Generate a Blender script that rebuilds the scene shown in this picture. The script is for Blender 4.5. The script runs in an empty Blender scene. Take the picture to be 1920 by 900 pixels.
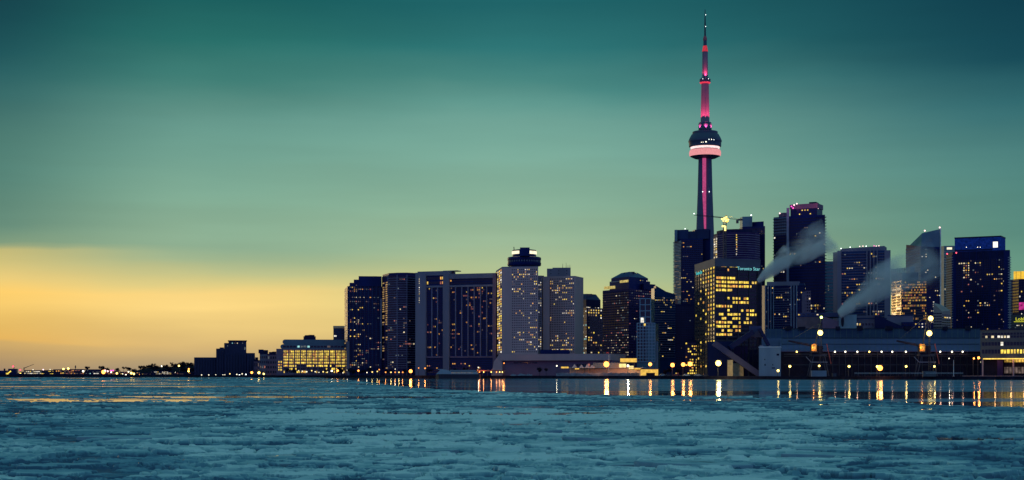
import bpy, bmesh, math, random
import numpy as np

# ---------------------------------------------------------------- camera, sky, sun, exposure
S = bpy.context.scene
COL = S.collection
F, HY, H = 2857.0, 699.5, 4.0            # focal length and horizon in photograph pixels, eye height in metres
cam_d = bpy.data.cameras.new('camera')
cam = bpy.data.objects.new('camera', cam_d); COL.objects.link(cam)
cam.location = (0, 0, H); cam.rotation_euler = (math.radians(90), 0, 0)
cam_d.sensor_width = 36; cam_d.lens = 36 * F / 1920
cam_d.shift_y = (HY - 450) / 1920
cam_d.clip_start = 0.5; cam_d.clip_end = 60000
S.camera = cam

def lin(c):
    return tuple(((v / 255) / 12.92 if v <= 10 else (((v / 255) + 0.055) / 1.055) ** 2.4) for v in c)

W = bpy.data.worlds.new('World'); S.world = W; W.use_nodes = True
nt = W.node_tree; nt.nodes.clear()
def N(t, **kw):
    n = nt.nodes.new(t)
    for k, v in kw.items(): setattr(n, k, v)
    return n
def math_(op, a, b=None, c=None, clamp=False):
    n = N('ShaderNodeMath', operation=op, use_clamp=clamp)
    for i, v in enumerate((a, b, c)):
        if v is None: continue
        if isinstance(v, (int, float)): n.inputs[i].default_value = v
        else: nt.links.new(v, n.inputs[i])
    return n.outputs[0]
def maprange(v, a, b, c=0.0, d=1.0):
    n = N('ShaderNodeMapRange', interpolation_type='SMOOTHSTEP', clamp=True)
    nt.links.new(v, n.inputs[0])
    for i, x in enumerate((a, b, c, d)): n.inputs[i + 1].default_value = x
    return n.outputs[0]
tc = N('ShaderNodeTexCoord'); sp = N('ShaderNodeSeparateXYZ'); nt.links.new(tc.outputs['Generated'], sp.inputs[0])
dx, dy, dz = sp.outputs
hor = math_('SQRT', math_('ADD', math_('MULTIPLY', dx, dx), math_('MULTIPLY', dy, dy)))
el = math_('DIVIDE', dz, math_('MAXIMUM', hor, 0.001))
az = math_('ARCTAN2', dx, dy)
# streaks in the cloud sheet: noise stretched along the horizon
cb = N('ShaderNodeCombineXYZ')
nt.links.new(math_('MULTIPLY', az, 5.0), cb.inputs[0]); nt.links.new(math_('MULTIPLY', el, 55.0), cb.inputs[1])
nz = N('ShaderNodeTexNoise'); nz.inputs['Scale'].default_value = 0.8; nz.inputs['Detail'].default_value = 3; nt.links.new(cb.outputs[0], nz.inputs[0])
cb2 = N('ShaderNodeCombineXYZ')
nt.links.new(math_('MULTIPLY', az, 3.0), cb2.inputs[0]); nt.links.new(math_('MULTIPLY', el, 11.0), cb2.inputs[1])
nz2 = N('ShaderNodeTexNoise'); nz2.inputs['Scale'].default_value = 1.4; nz2.inputs['Detail'].default_value = 4; nt.links.new(cb2.outputs[0], nz2.inputs[0])
amp = maprange(el, 0.07, 0.2, 0.022, 0.032)
eld = math_('ADD', el, math_('MULTIPLY', math_('SUBTRACT', nz.outputs[0], 0.5), 0.009))
eld = math_('ADD', eld, math_('MULTIPLY', math_('SUBTRACT', nz2.outputs[0], 0.5), amp))
# the cloud sheet hangs lower to the west: tilt its edges a little
eld = math_('ADD', eld, math_('MULTIPLY', math_('MAXIMUM', math_('MULTIPLY', az, -1.0), -0.1), 0.0))
ER = 0.5
fac = math_('DIVIDE', math_('MAXIMUM', eld, 0.0), ER, clamp=True)
def ramp(stops):
    r = N('ShaderNodeValToRGB'); cr = r.color_ramp
    while len(cr.elements) > 1: cr.elements.remove(cr.elements[-1])
    for i, (e, c) in enumerate(stops):
        x = min(e / ER, 1.0)
        q = cr.elements[0] if i == 0 else cr.elements.new(x)
        q.position = x; q.color = (*lin(c), 1)
    nt.links.new(fac, r.inputs[0]); return r.outputs[0]
LEFT = ramp([(0, (150, 128, 106)), (.009, (172, 146, 106)), (.0200, (204, 168, 102)), (.0216, (226, 178, 92)), (.03, (230, 187, 100)), (.042, (242, 200, 108)), (.053, (250, 204, 106)), (.062, (230, 200, 120)), (.069, (208, 192, 122)),
             (.0762, (192, 182, 118)), (.0790, (122, 152, 122)), (.09, (92, 137, 121)), (.12, (75, 126, 116)), (.15, (66, 119, 112)), (.175, (46, 104, 104)), (.2, (15, 82, 90)), (.225, (4, 66, 77)), (.245, (2, 58, 71)), (.35, (52, 112, 130)), (.5, (84, 141, 162))])
LEFT2 = ramp([(0, (158, 142, 116)), (.009, (174, 154, 117)), (.02, (211, 179, 118)), (.032, (233, 200, 126)), (.045, (252, 217, 134)), (.053, (247, 213, 131)), (.059, (219, 203, 132)), (.065, (190, 192, 137)), (.0715, (160, 182, 143)),
             (.08, (141, 175, 146)), (.11, (128, 172, 149)), (.14, (111, 161, 145)), (.165, (98, 150, 138)), (.19, (60, 126, 118)), (.215, (34, 108, 103)), (.245, (18, 92, 93)), (.35, (52, 112, 130)), (.5, (84, 141, 162))])
MID = ramp([(0, (205, 180, 124)), (.03, (224, 206, 132)), (.048, (206, 207, 140)), (.065, (178, 194, 146)), (.085, (157, 185, 151)), (.11, (138, 177, 152)), (.14, (124, 172, 155)), (.165, (112, 164, 151)),
            (.19, (74, 138, 132)), (.215, (43, 115, 116)), (.245, (28, 98, 103)), (.35, (44, 118, 130)), (.5, (84, 141, 162))])
RIGHT = ramp([(0, (150, 160, 120)), (.03, (128, 162, 128)), (.06, (102, 150, 128)), (.085, (86, 136, 124)), (.11, (82, 134, 126)), (.14, (74, 128, 126)), (.17, (46, 104, 111)), (.2, (19, 72, 86)), (.245, (10, 58, 74)), (.35, (40, 110, 126)), (.5, (84, 141, 162))])
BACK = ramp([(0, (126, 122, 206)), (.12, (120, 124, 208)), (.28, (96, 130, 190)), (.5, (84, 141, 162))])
def mix(f, a, b):
    n = N('ShaderNodeMix', data_type='RGBA'); nt.links.new(f, n.inputs[0]); nt.links.new(a, n.inputs[6]); nt.links.new(b, n.inputs[7]); return n.outputs[2]
front = mix(maprange(az, -0.02, 0.36), mix(maprange(az, -0.20, 0.02), mix(maprange(az, -0.35, -0.20), LEFT, LEFT2), MID), RIGHT)
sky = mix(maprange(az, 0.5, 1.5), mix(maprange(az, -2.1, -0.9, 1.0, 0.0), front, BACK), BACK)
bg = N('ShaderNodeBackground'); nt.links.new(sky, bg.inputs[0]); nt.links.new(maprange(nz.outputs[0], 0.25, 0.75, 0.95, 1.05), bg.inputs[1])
ny = N('ShaderNodeTexSky', sky_type='NISHITA'); ny.sun_disc = False
SUN_EL, SUN_AZ = math.radians(2.0), math.radians(-24)
ny.sun_elevation = SUN_EL; ny.sun_rotation = SUN_AZ
bgn = N('ShaderNodeBackground'); nt.links.new(ny.outputs[0], bgn.inputs[0]); bgn.inputs[1].default_value = 0.001
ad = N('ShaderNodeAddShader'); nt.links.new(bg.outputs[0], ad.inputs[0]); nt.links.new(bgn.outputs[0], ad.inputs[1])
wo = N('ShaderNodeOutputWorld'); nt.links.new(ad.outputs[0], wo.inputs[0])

sun_d = bpy.data.lights.new('sun', 'SUN'); sun_d.energy = 0.12; sun_d.angle = math.radians(6); sun_d.color = (1, 0.72, 0.38)
sun = bpy.data.objects.new('sun', sun_d); COL.objects.link(sun)
sun.rotation_euler = (math.radians(90) - SUN_EL, 0, math.radians(180) - SUN_AZ)   # low in the west, behind the thin cloud
S.view_settings.view_transform = 'Standard'; S.view_settings.look = 'None'; S.view_settings.exposure = 0; S.view_settings.gamma = 1
cy = S.cycles
cy.use_denoising = True; cy.max_bounces = 6; cy.diffuse_bounces = 2; cy.glossy_bounces = 3; cy.volume_bounces = 2; cy.transmission_bounces = 2
cy.caustics_reflective = False; cy.caustics_refractive = False; cy.sample_clamp_indirect = 4; cy.volume_step_rate = 2.0; cy.volume_max_steps = 64

# ---------------------------------------------------------------- helpers
def X(px, Y): return (px - 960) / F * Y
def Z(py, Y): return H + (HY - py) / F * Y
def P(px, Y): return (X(px, Y), Y)
GZ = 2.0

MATS = {}
def material(name, color, rough=0.6, metal=0.0, var=0.25, scale=0.15, spec=0.5, bump=0.0, stretch=(1, 1, 1), emit=None, estr=0.0):
    if name in MATS: return MATS[name]
    m = bpy.data.materials.new(name); m.use_nodes = True; t = m.node_tree; b = t.nodes['Principled BSDF']
    b.inputs['Roughness'].default_value = rough; b.inputs['Metallic'].default_value = metal; b.inputs['Specular IOR Level'].default_value = spec
    c = t.nodes.new('ShaderNodeTexCoord'); mp = t.nodes.new('ShaderNodeMapping'); mp.inputs['Scale'].default_value = stretch
    t.links.new(c.outputs['Object'], mp.inputs[0])
    n = t.nodes.new('ShaderNodeTexNoise'); n.inputs['Scale'].default_value = scale; n.inputs['Detail'].default_value = 5; t.links.new(mp.outputs[0], n.inputs[0])
    r = t.nodes.new('ShaderNodeValToRGB')
    r.color_ramp.elements[0].position = 0.3; r.color_ramp.elements[1].position = 0.7
    r.color_ramp.elements[0].color = (*[v * (1 - var) for v in color], 1); r.color_ramp.elements[1].color = (*[min(1, v * (1 + var)) for v in color], 1)
    t.links.new(n.outputs[0], r.inputs[0]); t.links.new(r.outputs[0], b.inputs['Base Color'])
    if bump:
        bp = t.nodes.new('ShaderNodeBump'); bp.inputs['Strength'].default_value = bump; t.links.new(n.outputs[0], bp.inputs['Height']); t.links.new(bp.outputs[0], b.inputs['Normal'])
    if emit:
        b.inputs['Emission Color'].default_value = (*emit, 1); b.inputs['Emission Strength'].default_value = estr
    MATS[name] = m; return m

def glow(name, color, strength, vary=0.0, sample=False):
    """a lit surface: lamp glass, lit room behind a window, LED strip"""
    if name in MATS: return MATS[name]
    m = bpy.data.materials.new(name); m.use_nodes = True; t = m.node_tree; t.nodes.clear()
    e = t.nodes.new('ShaderNodeEmission'); e.inputs[0].default_value = (*color, 1); e.inputs[1].default_value = strength
    o = t.nodes.new('ShaderNodeOutputMaterial')
    if vary:
        c = t.nodes.new('ShaderNodeTexCoord'); oi = t.nodes.new('ShaderNodeObjectInfo')
        n = t.nodes.new('ShaderNodeTexNoise'); n.noise_dimensions = '4D'; n.inputs['Scale'].default_value = 0.55; n.inputs['Detail'].default_value = 2
        mu = t.nodes.new('ShaderNodeMath'); mu.operation = 'MULTIPLY'; mu.inputs[1].default_value = 90
        t.links.new(oi.outputs['Random'], mu.inputs[0]); t.links.new(mu.outputs[0], n.inputs['W']); t.links.new(c.outputs['Object'], n.inputs['Vector'])
        mr = t.nodes.new('ShaderNodeMapRange'); mr.inputs[1].default_value = 0.3; mr.inputs[2].default_value = 0.7
        mr.inputs[3].default_value = strength * (1 - vary); mr.inputs[4].default_value = strength * (1 + vary * 0.6)
        t.links.new(n.outputs[0], mr.inputs[0]); t.links.new(mr.outputs[0], e.inputs[1])
    t.links.new(e.outputs[0], o.inputs[0])
    if not sample:
        m.cycles.emission_sampling = 'NONE'
    MATS[name] = m; return m

def tag(o, label=None, cat=None, group=None, kind=None):
    if label: o['label'] = label
    if cat: o['category'] = cat
    if group: o['group'] = group
    if kind: o['kind'] = kind
    return o
BASE = {}
def thing(name, label, cat, loc, group=None):
    o = bpy.data.objects.new(name, None); COL.objects.link(o); o.location = loc; o.empty_display_size = 1
    BASE[o.name] = tuple(loc); return tag(o, label, cat, group)
def wloc(o): return BASE.get(o.name, (0, 0, 0)) if o else (0, 0, 0)

class MB:
    def __init__(s): s.v = []; s.f = []; s.m = []; s.mi = 0
    def add(s, vs, fs):
        k = len(s.v); s.v += [tuple(p) for p in vs]; s.f += [tuple(i + k for i in f) for f in fs]; s.m += [s.mi] * len(fs); return s
    def prism(s, fp, z0, z1):
        n = len(fp); zz = z1 if isinstance(z1, (list, tuple)) else [z1] * n
        zb = z0 if isinstance(z0, (list, tuple)) else [z0] * n
        vs = [(p[0], p[1], zb[i]) for i, p in enumerate(fp)] + [(p[0], p[1], zz[i]) for i, p in enumerate(fp)]
        return s.add(vs, [tuple(range(n))[::-1], tuple(range(n, 2 * n))] + [(i, (i + 1) % n, n + (i + 1) % n, n + i) for i in range(n)])
    def box(s, c, d, a=0.0):
        ca, sa = math.cos(a), math.sin(a); hx, hy, hz = d[0] / 2, d[1] / 2, d[2] / 2
        fp = [(c[0] + x * ca - y * sa, c[1] + x * sa + y * ca) for x, y in ((-hx, -hy), (hx, -hy), (hx, hy), (-hx, hy))]
        return s.prism(fp, c[2] - hz, c[2] + hz)
    def lathe(s, c, prof, n=24, cap=True):
        k = len(prof); vs = [(c[0] + r * math.cos(2 * math.pi * j / n), c[1] + r * math.sin(2 * math.pi * j / n), z) for r, z in prof for j in range(n)]
        fs = [(i * n + j, i * n + (j + 1) % n, (i + 1) * n + (j + 1) % n, (i + 1) * n + j) for i in range(k - 1) for j in range(n)]
        if cap: fs += [tuple(range(n))[::-1], tuple(range((k - 1) * n, k * n))]
        return s.add(vs, fs)
    def tube(s, a, b, r0, r1=None, n=6):
        r1 = r0 if r1 is None else r1
        d = np.array(b, float) - np.array(a, float); L = np.linalg.norm(d); d /= L
        u = np.cross(d, (0, 0, 1) if abs(d[2]) < 0.9 else (1, 0, 0)); u /= np.linalg.norm(u); w = np.cross(d, u)
        vs = []
        for p, r in ((a, r0), (b, r1)):
            for j in range(n):
                t = 2 * math.pi * (j + .5) / n; vs.append(tuple(np.array(p) + r * (math.cos(t) * u + math.sin(t) * w)))
        return s.add(vs, [tuple(range(n))[::-1], tuple(range(n, 2 * n))] + [(j, (j + 1) % n, n + (j + 1) % n, n + j) for j in range(n)])
    def ball(s, c, r, n=10, k=6, sq=1.0):
        prof = [(max(1e-3, r * math.sin(math.pi * i / k)), c[2] - r * sq * math.cos(math.pi * i / k)) for i in range(k + 1)]
        return s.lathe(c, prof, n, cap=False)
    def build(s, name, mat, parent=None, smooth=False, label=None, kind=None):
        me = bpy.data.meshes.new(name); b = wloc(parent)
        me.from_pydata([(x - b[0], y - b[1], z - b[2]) for x, y, z in s.v], [], s.f)
        for m in (mat if isinstance(mat, list) else [mat]): me.materials.append(m)
        me.polygons.foreach_set('material_index', s.m)
        if smooth:
            me.shade_smooth()
            me.set_sharp_from_angle(angle=math.radians(40))
        me.update()
        o = bpy.data.objects.new(name, me); COL.objects.link(o)
        if parent: o.parent = parent; BASE[o.name] = b
        if label: o['label'] = label
        if kind: o['kind'] = kind
        return o

def facing(px0, px1, Y, d):
    """rectangle whose front looks at the camera, its front edge centred at depth Y"""
    s = ((px0 + px1) / 2 - 960) / F; w = X(px1, Y) - X(px0, Y)
    a = P(px0, Y + s * w / 2); b = P(px1, Y - s * w / 2)
    return rect(a, b, d)
def rect(a, b, d):
    ux, uy = b[0] - a[0], b[1] - a[1]; L = math.hypot(ux, uy); n = (-uy / L, ux / L)
    return [a, b, (b[0] + n[0] * d, b[1] + n[1] * d), (a[0] + n[0] * d, a[1] + n[1] * d)]
def quad(L, C, R): return [L, C, R, (L[0] + R[0] - C[0], L[1] + R[1] - C[1])]
def lerp(a, b, t): return (a[0] + (b[0] - a[0]) * t, a[1] + (b[1] - a[1]) * t)
def shrink(fp, d):
    cx = sum(p[0] for p in fp) / len(fp); cy_ = sum(p[1] for p in fp) / len(fp); out = []
    for p in fp:
        L = math.hypot(p[0] - cx, p[1] - cy_); k = (L - d) / L; out.append((cx + (p[0] - cx) * k, cy_ + (p[1] - cy_) * k))
    return out

# lit rooms: warm, pale, amber, pinkish, dim, cool; gold also mimics mirrored sunset sky
LIT = {k: glow('lit_room_' + n, c, s * 1.05, 0.78) for k, n, c, s in (
    ('y', 'yellow', (1.0, .66, .13), 1.0), ('Y', 'bright_yellow', (1.0, .70, .10), 1.25), ('a', 'amber', (1.0, .46, .10), 0.9), ('w', 'pale', (1.0, .82, .50), 0.85), ('W', 'white', (1.0, .92, .76), 1.1),
    ('p', 'pinkish', (.75, .25, .20), 0.55), ('d', 'dim', (.42, .30, .26), 0.30), ('g', 'grey', (.35, .42, .45), 0.30), ('c', 'cool', (.45, .95, .90), 0.8), ('r', 'red', (1, .12, .16), 0.8), ('m', 'magenta', (.8, .05, .38), 0.6),
    ('G', 'gold_and_sky_glint', (1.0, .62, .24), 0.42))}
PAL = {'std': 'yywwddapdgg', 'office': 'YYYYyya', 'hotel': 'yyYwWda', 'pale': 'WwwWwgy', 'warm': 'aaypdpddp', 'blue': 'wWggcd', 'amber': 'aayaGpd', 'dimwarm': 'dddpgpdgw', 'gold': 'GGGGd', 'red': 'ppadpr'}
GLASS = material('dark_window_glass', (.010, .012, .03), 0.15, 0, 0.5, 0.3, 0.35)

WM = {}
def pane_mesh(w, h, key):
    k = (round(w, 2), round(h, 2), key)
    if k not in WM:
        mb = MB(); mb.box((0, 0, 0), (k[0], 0.16, k[1])); me = bpy.data.meshes.new('window'); me.from_pydata(mb.v, [], mb.f)
        me.materials.append(LIT[key] if key else GLASS); WM[k] = me
    return WM[k]

class Tower:
    """one building: an Empty with its walls, roof pieces and windows"""
    def __init__(s, name, label, cat, loc, seed=1, cap=100):
        s.t = thing(name, label, cat, (loc[0], loc[1], GZ)); s.r = random.Random(seed); s.lit = []; s.dark = []; s.cap = cap
    def part(s, name, mat, fp, z0, z1, **k): return MB().prism(fp, z0, z1).build(name, mat, s.t, **k)
    def windows(s, a, b, z0, z1, cols, rows, fw=.62, fh=.5, lit=.15, pal='std', fn=None, dark=True, run=.25, skip=None, jit=.35):
        ux, uy = b[0] - a[0], b[1] - a[1]; L = math.hypot(ux, uy); ux /= L; uy /= L; n = (uy, -ux); ang = math.atan2(uy, ux)
        cw, rh = L / cols, (z1 - z0) / rows; r = s.r
        for j in range(rows):
            prev = False
            for i in range(cols):
                if skip and skip(i, j): continue
                p = fn(i / max(1, cols - 1), j / max(1, rows - 1)) if fn else lit
                if prev: p = min(1, p + run * (p > 0))
                on = r.random() < p; prev = on
                if not on and not dark: continue
                t = (i + .5) * cw; w = cw * fw; h = rh * fh; t0 = t
                if on and jit:
                    k = 1 - r.random() * jit; t0 = t + (r.random() - .5) * w * (1 - k); w *= round(k * 4) / 4 or .25
                pos = (a[0] + ux * t0 + n[0] * .06, a[1] + uy * t0 + n[1] * .06, z0 + (j + .5) * rh)
                (s.lit if on else s.dark).append((w, h, pos, ang, r.choice(PAL[pal]) if on else None))
    def finish(s):
        s.lit.sort(key=lambda q: -q[0] * q[1]); base = BASE[s.t.name]
        own = s.lit[:s.cap]
        if len(s.lit) + len(s.dark) <= s.cap: own = own + s.dark; s.dark = []
        for w, h, p, ang, key in own:
            o = bpy.data.objects.new('window', pane_mesh(w, h, key)); COL.objects.link(o); o.parent = s.t
            o.location = [p[i] - base[i] for i in range(3)]; o.rotation_euler.z = ang
        rest = s.lit[s.cap:] + s.dark
        if rest:
            keys = sorted({q[4] or '' for q in rest}); mb = MB()
            for w, h, p, ang, key in rest: mb.mi = keys.index(key or ''); mb.box(p, (w, .14, h), ang)
            mb.build('window', [LIT[k] if k else GLASS for k in keys], s.t, kind='stuff')
        return s.t
    def bands(s, a, b, z0, z1, n, th, dep, mat, name='floor_trim'):
        mb = MB(); ang = math.atan2(b[1] - a[1], b[0] - a[0]); L = math.hypot(b[0] - a[0], b[1] - a[1]); nn = ((b[1] - a[1]) / L, -(b[0] - a[0]) / L)
        for i in range(n):
            z = z0 + (z1 - z0) * (i + .5) / n; c = lerp(a, b, .5); mb.box((c[0] + nn[0] * dep / 2, c[1] + nn[1] * dep / 2, z), (L, dep, th), ang)
        return mb.build(name, mat, s.t)
    def mullions(s, a, b, z0, z1, n, w, dep, mat, name='mullion', ends=False):
        mb = MB(); ang = math.atan2(b[1] - a[1], b[0] - a[0]); L = math.hypot(b[0] - a[0], b[1] - a[1]); nn = ((b[1] - a[1]) / L, -(b[0] - a[0]) / L)
        for i in range(n):
            t = i / (n - 1) if ends else (i + .5) / n
            c = lerp(a, b, t); mb.box((c[0] + nn[0] * dep / 2, c[1] + nn[1] * dep / 2, (z0 + z1) / 2), (w, dep, z1 - z0), ang)
        return mb.build(name, mat, s.t)
    def clutter(s, fp, z, n=4, mat=None, hmax=3.0):
        """small plant boxes on a roof, each its own part"""
        for i in range(n):
            a, b = s.r.random() * .7 + .15, s.r.random() * .7 + .15
            p = lerp(lerp(fp[0], fp[1], a), lerp(fp[3 % len(fp)], fp[2], a), b); h = .8 + s.r.random() * hmax
            MB().box((p[0], p[1], z + h / 2), (2 + s.r.random() * 4, 2 + s.r.random() * 3, h), s.r.random()).build('roof_unit', mat or M_DARK, s.t)
    def beacon(s, px, py, Y, key='r', rad=.55):
        """aircraft warning light on a short stem"""
        z = Z(py, Y); x = X(px, Y)
        o = MB().tube((x, Y, z - 2.2), (x, Y, z - rad * .6), .15).build('beacon_stem', M_STEEL, s.t)
        MB().ball((x, Y, z), rad, 8, 5).build('beacon', BULB[key], o)

M_NAVY = material('navy_curtain_wall', (.004, .016, .105), 0.35, 0, .3, .06, .10, stretch=(1, 1, .3))
M_NAVY2 = material('blue_glass_wall', (.007, .034, .115), 0.3, 0, .35, .05, .18)
M_TEALG = material('teal_glass_wall', (.06, .17, .21), 0.2, 0, .3, .05, .5)
M_DARK = material('dark_stone', (.008, .012, .062), 0.5, 0, .3, .1, .12)
M_PLUM = material('dark_plum_stone', (.040, .020, .095), 0.5, 0, .3, .1, .12)
M_CONC = material('pale_concrete', (.54, .345, .345), 0.8, 0, .10, .08, .2, stretch=(1, 1, .2))
M_CONC2 = material('grey_concrete', (.22, .19, .25), 0.8, 0, .14, .08, .2, stretch=(1, 1, .2))
M_LILAC = material('lilac_stone', (.20, .125, .19), 0.7, 0, .15, .1, .2)
M_STEEL = material('dark_steel', (.05, .055, .075), 0.5, .5, .3, .4)
M_TRIM = material('pale_metal_trim', (.22, .25, .33), 0.45, .2, .2, .2)
M_TRIMD = material('dull_violet_trim', (.17, .15, .24), 0.5, .1, .2, .2)
M_WHITE = material('white_painted_metal', (.62, .64, .68), 0.5, 0, .12, .3)
BULB_D = {k: glow('dim_lamp_glass_' + n, c, s) for k, n, c, s in (('o', 'sodium', (1, .32, .06), 2.2), ('y', 'yellow', (1, .70, .2), 2.0), ('w', 'white', (1, .9, .66), 1.6))}
BULB = {k: glow('lamp_glass_' + n, c, s) for k, n, c, s in (
    ('o', 'sodium', (1, .30, .05), 6), ('y', 'yellow', (1, .70, .15), 6), ('w', 'white', (1, .9, .66), 4), ('g', 'greenish', (.72, 1, .18), 8), ('r', 'red', (1, .10, .16), 2.2), ('m', 'magenta', (1, .10, .55), 2.0), ('P', 'pale_pink', (1, .62, .62), 2.5), ('W', 'cold_white', (.9, 1, .95), 3))}
LCOL = {'o': (1, .36, .08), 'y': (1, .72, .22), 'w': (1, .86, .6), 'g': (.75, 1, .25), 'r': (1, .1, .15), 'W': (.9, 1, .95), 'm': (1, .1, .5), 'P': (1, .5, .5)}
def point_light(name, loc, color, power, radius=.4, parent=None):
    d = bpy.data.lights.new(name, 'POINT'); d.energy = power; d.color = color; d.shadow_soft_size = radius
    o = bpy.data.objects.new(name, d); COL.objects.link(o); b = wloc(parent); o.location = [loc[i] - b[i] for i in range(3)]
    if parent: o.parent = parent
    return o

# ---------------------------------------------------------------- the setting: ground, quay, water, ice
SHORE = [(-900, 1560), (-300, 1530), (0, 1500), (360, 1450), (480, 1400), (640, 1270), (800, 1185), (940, 1125), (1060, 1080), (1320, 960), (1500, 925), (1920, 880), (2300, 850), (2800, 830)]
def strip(name, mat, front_z, back_k=None, rows=None):
    mb = MB()
    for (p0, y0), (p1, y1) in zip(SHORE[:-1], SHORE[1:]):
        a, b = P(p0, y0), P(p1, y1); k0, k1 = 40000 / y0, 40000 / y1
        mb.add([(a[0], a[1], front_z), (b[0], b[1], front_z), (b[0] * k1, 40000, front_z), (a[0] * k0, 40000, front_z)], [(0, 1, 2, 3)])
    return mb.build(name, mat)
M_GROUND = material('dark_city_ground', (.045, .045, .055), .85, 0, .35, .05)
tag(strip('ground', M_GROUND, GZ), kind='structure')
mb = MB()
for (p0, y0), (p1, y1) in zip(SHORE[:-1], SHORE[1:]):
    a, b = P(p0, y0), P(p1, y1); mb.prism(rect(a, b, 1.4), -1.5, 2.16)
    a2, b2 = lerp(a, b, .002), lerp(a, b, .998); L = math.dist(a, b); nx, ny_ = (b[1] - a[1]) / L, -(b[0] - a[0]) / L
    off = lambda p, d: (p[0] + nx * d, p[1] + ny_ * d)
    mb.prism([off(a2, .18), off(b2, .18), b2, a2], 1.5, 1.9)          # timber fender
    n = int(L / 9)
    for i in range(n):
        c = off(lerp(a, b, (i + .5) / n), .12); mb.box((c[0], c[1], .5), (.35, .22, 2.0), math.atan2(ny_, nx))
tag(mb.build('quay_wall', material('dark_quay_concrete', (.016, .015, .032), .8, 0, .4, .25, .1, stretch=(1, 1, .3))), 'long dark concrete quay wall with timber fenders along the frozen harbour edge', 'quay wall', kind='thing')

# water: a dark mirror, with a thin film of new ice towards the shore
m = bpy.data.materials.new('harbour_water'); m.use_nodes = True; t = m.node_tree; b = t.nodes['Principled BSDF']
g = t.nodes.new('ShaderNodeNewGeometry'); sx = t.nodes.new('ShaderNodeSeparateXYZ'); t.links.new(g.outputs['Position'], sx.inputs[0])
def noise_at(scale, sxyz, detail=3, rough=.5):
    mp = t.nodes.new('ShaderNodeMapping'); mp.inputs['Scale'].default_value = sxyz; t.links.new(g.outputs['Position'], mp.inputs[0])
    n = t.nodes.new('ShaderNodeTexNoise'); n.inputs['Scale'].default_value = scale; n.inputs['Detail'].default_value = detail; n.inputs['Roughness'].default_value = rough
    t.links.new(mp.outputs[0], n.inputs[0]); return n.outputs[0]
def mr(v, a, b_, c, d):
    n = t.nodes.new('ShaderNodeMapRange'); n.interpolation_type = 'SMOOTHSTEP'; t.links.new(v, n.inputs[0])
    for i, q in enumerate((a, b_, c, d)): n.inputs[i + 1].default_value = q
    return n.outputs[0]
def mth(op, a, b_):
    n = t.nodes.new('ShaderNodeMath'); n.operation = op
    for i, q in enumerate((a, b_)):
        if isinstance(q, (int, float)): n.inputs[i].default_value = q
        else: t.links.new(q, n.inputs[i])
    return n.outputs[0]
film_n = noise_at(1, (.006, .035, 1), 4)
film_y = mth('ADD', sx.outputs[1], mth('MULTIPLY', mth('SUBTRACT', film_n, .5), 160))
film_line = mth('ADD', film_y, mth('MULTIPLY', sx.outputs[0], .10))
film = mth('MULTIPLY', mr(film_line, 318, 352, 0, 1), mr(sx.outputs[0], -30, 60, 0, 1))
film = mth('MAXIMUM', film, mr(film_n, .54, .60, 0, .85))
stripe = noise_at(1, (.004, .10, 1), 5, .6)
film = mth('MULTIPLY', film, mr(stripe, .36, .60, .45, 1))
cm = t.nodes.new('ShaderNodeMix'); cm.data_type = 'RGBA'; t.links.new(film, cm.inputs[0]); cm.inputs[6].default_value = (.006, .018, .03, 1); cm.inputs[7].default_value = (.10, .30, .40, 1)
t.links.new(cm.outputs[2], b.inputs['Base Color'])
t.links.new(mr(film, 0, 1, .06, .12), b.inputs['Roughness']); b.inputs['IOR'].default_value = 1.33
t.links.new(mr(film, 0, 1, .5, .22), b.inputs['Specular IOR Level'])
wv = noise_at(1, (.12, .5, 1), 3)
bp = t.nodes.new('ShaderNodeBump'); bp.inputs['Strength'].default_value = .035; bp.inputs['Distance'].default_value = .3; t.links.new(wv, bp.inputs['Height']); t.links.new(bp.outputs[0], b.inputs['Normal'])
film_d = t.nodes.new('ShaderNodeBsdfDiffuse'); film_d.inputs[0].default_value = (.16, .28, .36, 1)
film_g = t.nodes.new('ShaderNodeBsdfGlossy'); film_g.inputs[0].default_value = (.9, .95, 1, 1); film_g.inputs[1].default_value = .10; t.links.new(bp.outputs[0], film_g.inputs['Normal'])
film_m = t.nodes.new('ShaderNodeMixShader'); film_m.inputs[0].default_value = .25; t.links.new(film_d.outputs[0], film_m.inputs[1]); t.links.new(film_g.outputs[0], film_m.inputs[2])
wm = t.nodes.new('ShaderNodeMixShader'); t.links.new(film, wm.inputs[0]); t.links.new(b.outputs[0], wm.inputs[1]); t.links.new(film_m.outputs[0], wm.inputs[2]); t.links.new(wm.outputs[0], t.nodes['Material Output'].inputs['Surface'])
M_WATER = m
mb = MB(); mb.add([(-9000, -400, 0), (9000, -400, 0), (9000, 9000, 0), (-9000, 9000, 0)], [(0, 1, 2, 3)])
tag(mb.build('water', M_WATER), kind='structure')

def hash2(i, j, k):
    h = (i.astype(np.int64) * 374761393 + j.astype(np.int64) * 668265263 + k * 974634211) & 0xffffffff
    h = ((h ^ (h >> 13)) * 1274126177) & 0xffffffff
    h = ((h ^ (h >> 16)) * 2246822519) & 0xffffffff
    return ((h ^ (h >> 15)) & 0xffff) / 65535.0
def vnoise(x, y, seed):
    i = np.floor(x); j = np.floor(y); fx = x - i; fy = y - j; fx = fx * fx * (3 - 2 * fx); fy = fy * fy * (3 - 2 * fy)
    a = hash2(i, j, seed); b_ = hash2(i + 1, j, seed); c = hash2(i, j + 1, seed); d = hash2(i + 1, j + 1, seed)
    return (a * (1 - fx) + b_ * fx) * (1 - fy) + (c * (1 - fx) + d * fx) * fy
def fbm(x, y, seed, o=4):
    v = 0; a = .5
    for k in range(o): v = v + a * vnoise(x * 2 ** k, y * 2 ** k, seed + k * 17); a *= .5
    return v / (1 - .5 ** o)
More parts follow.
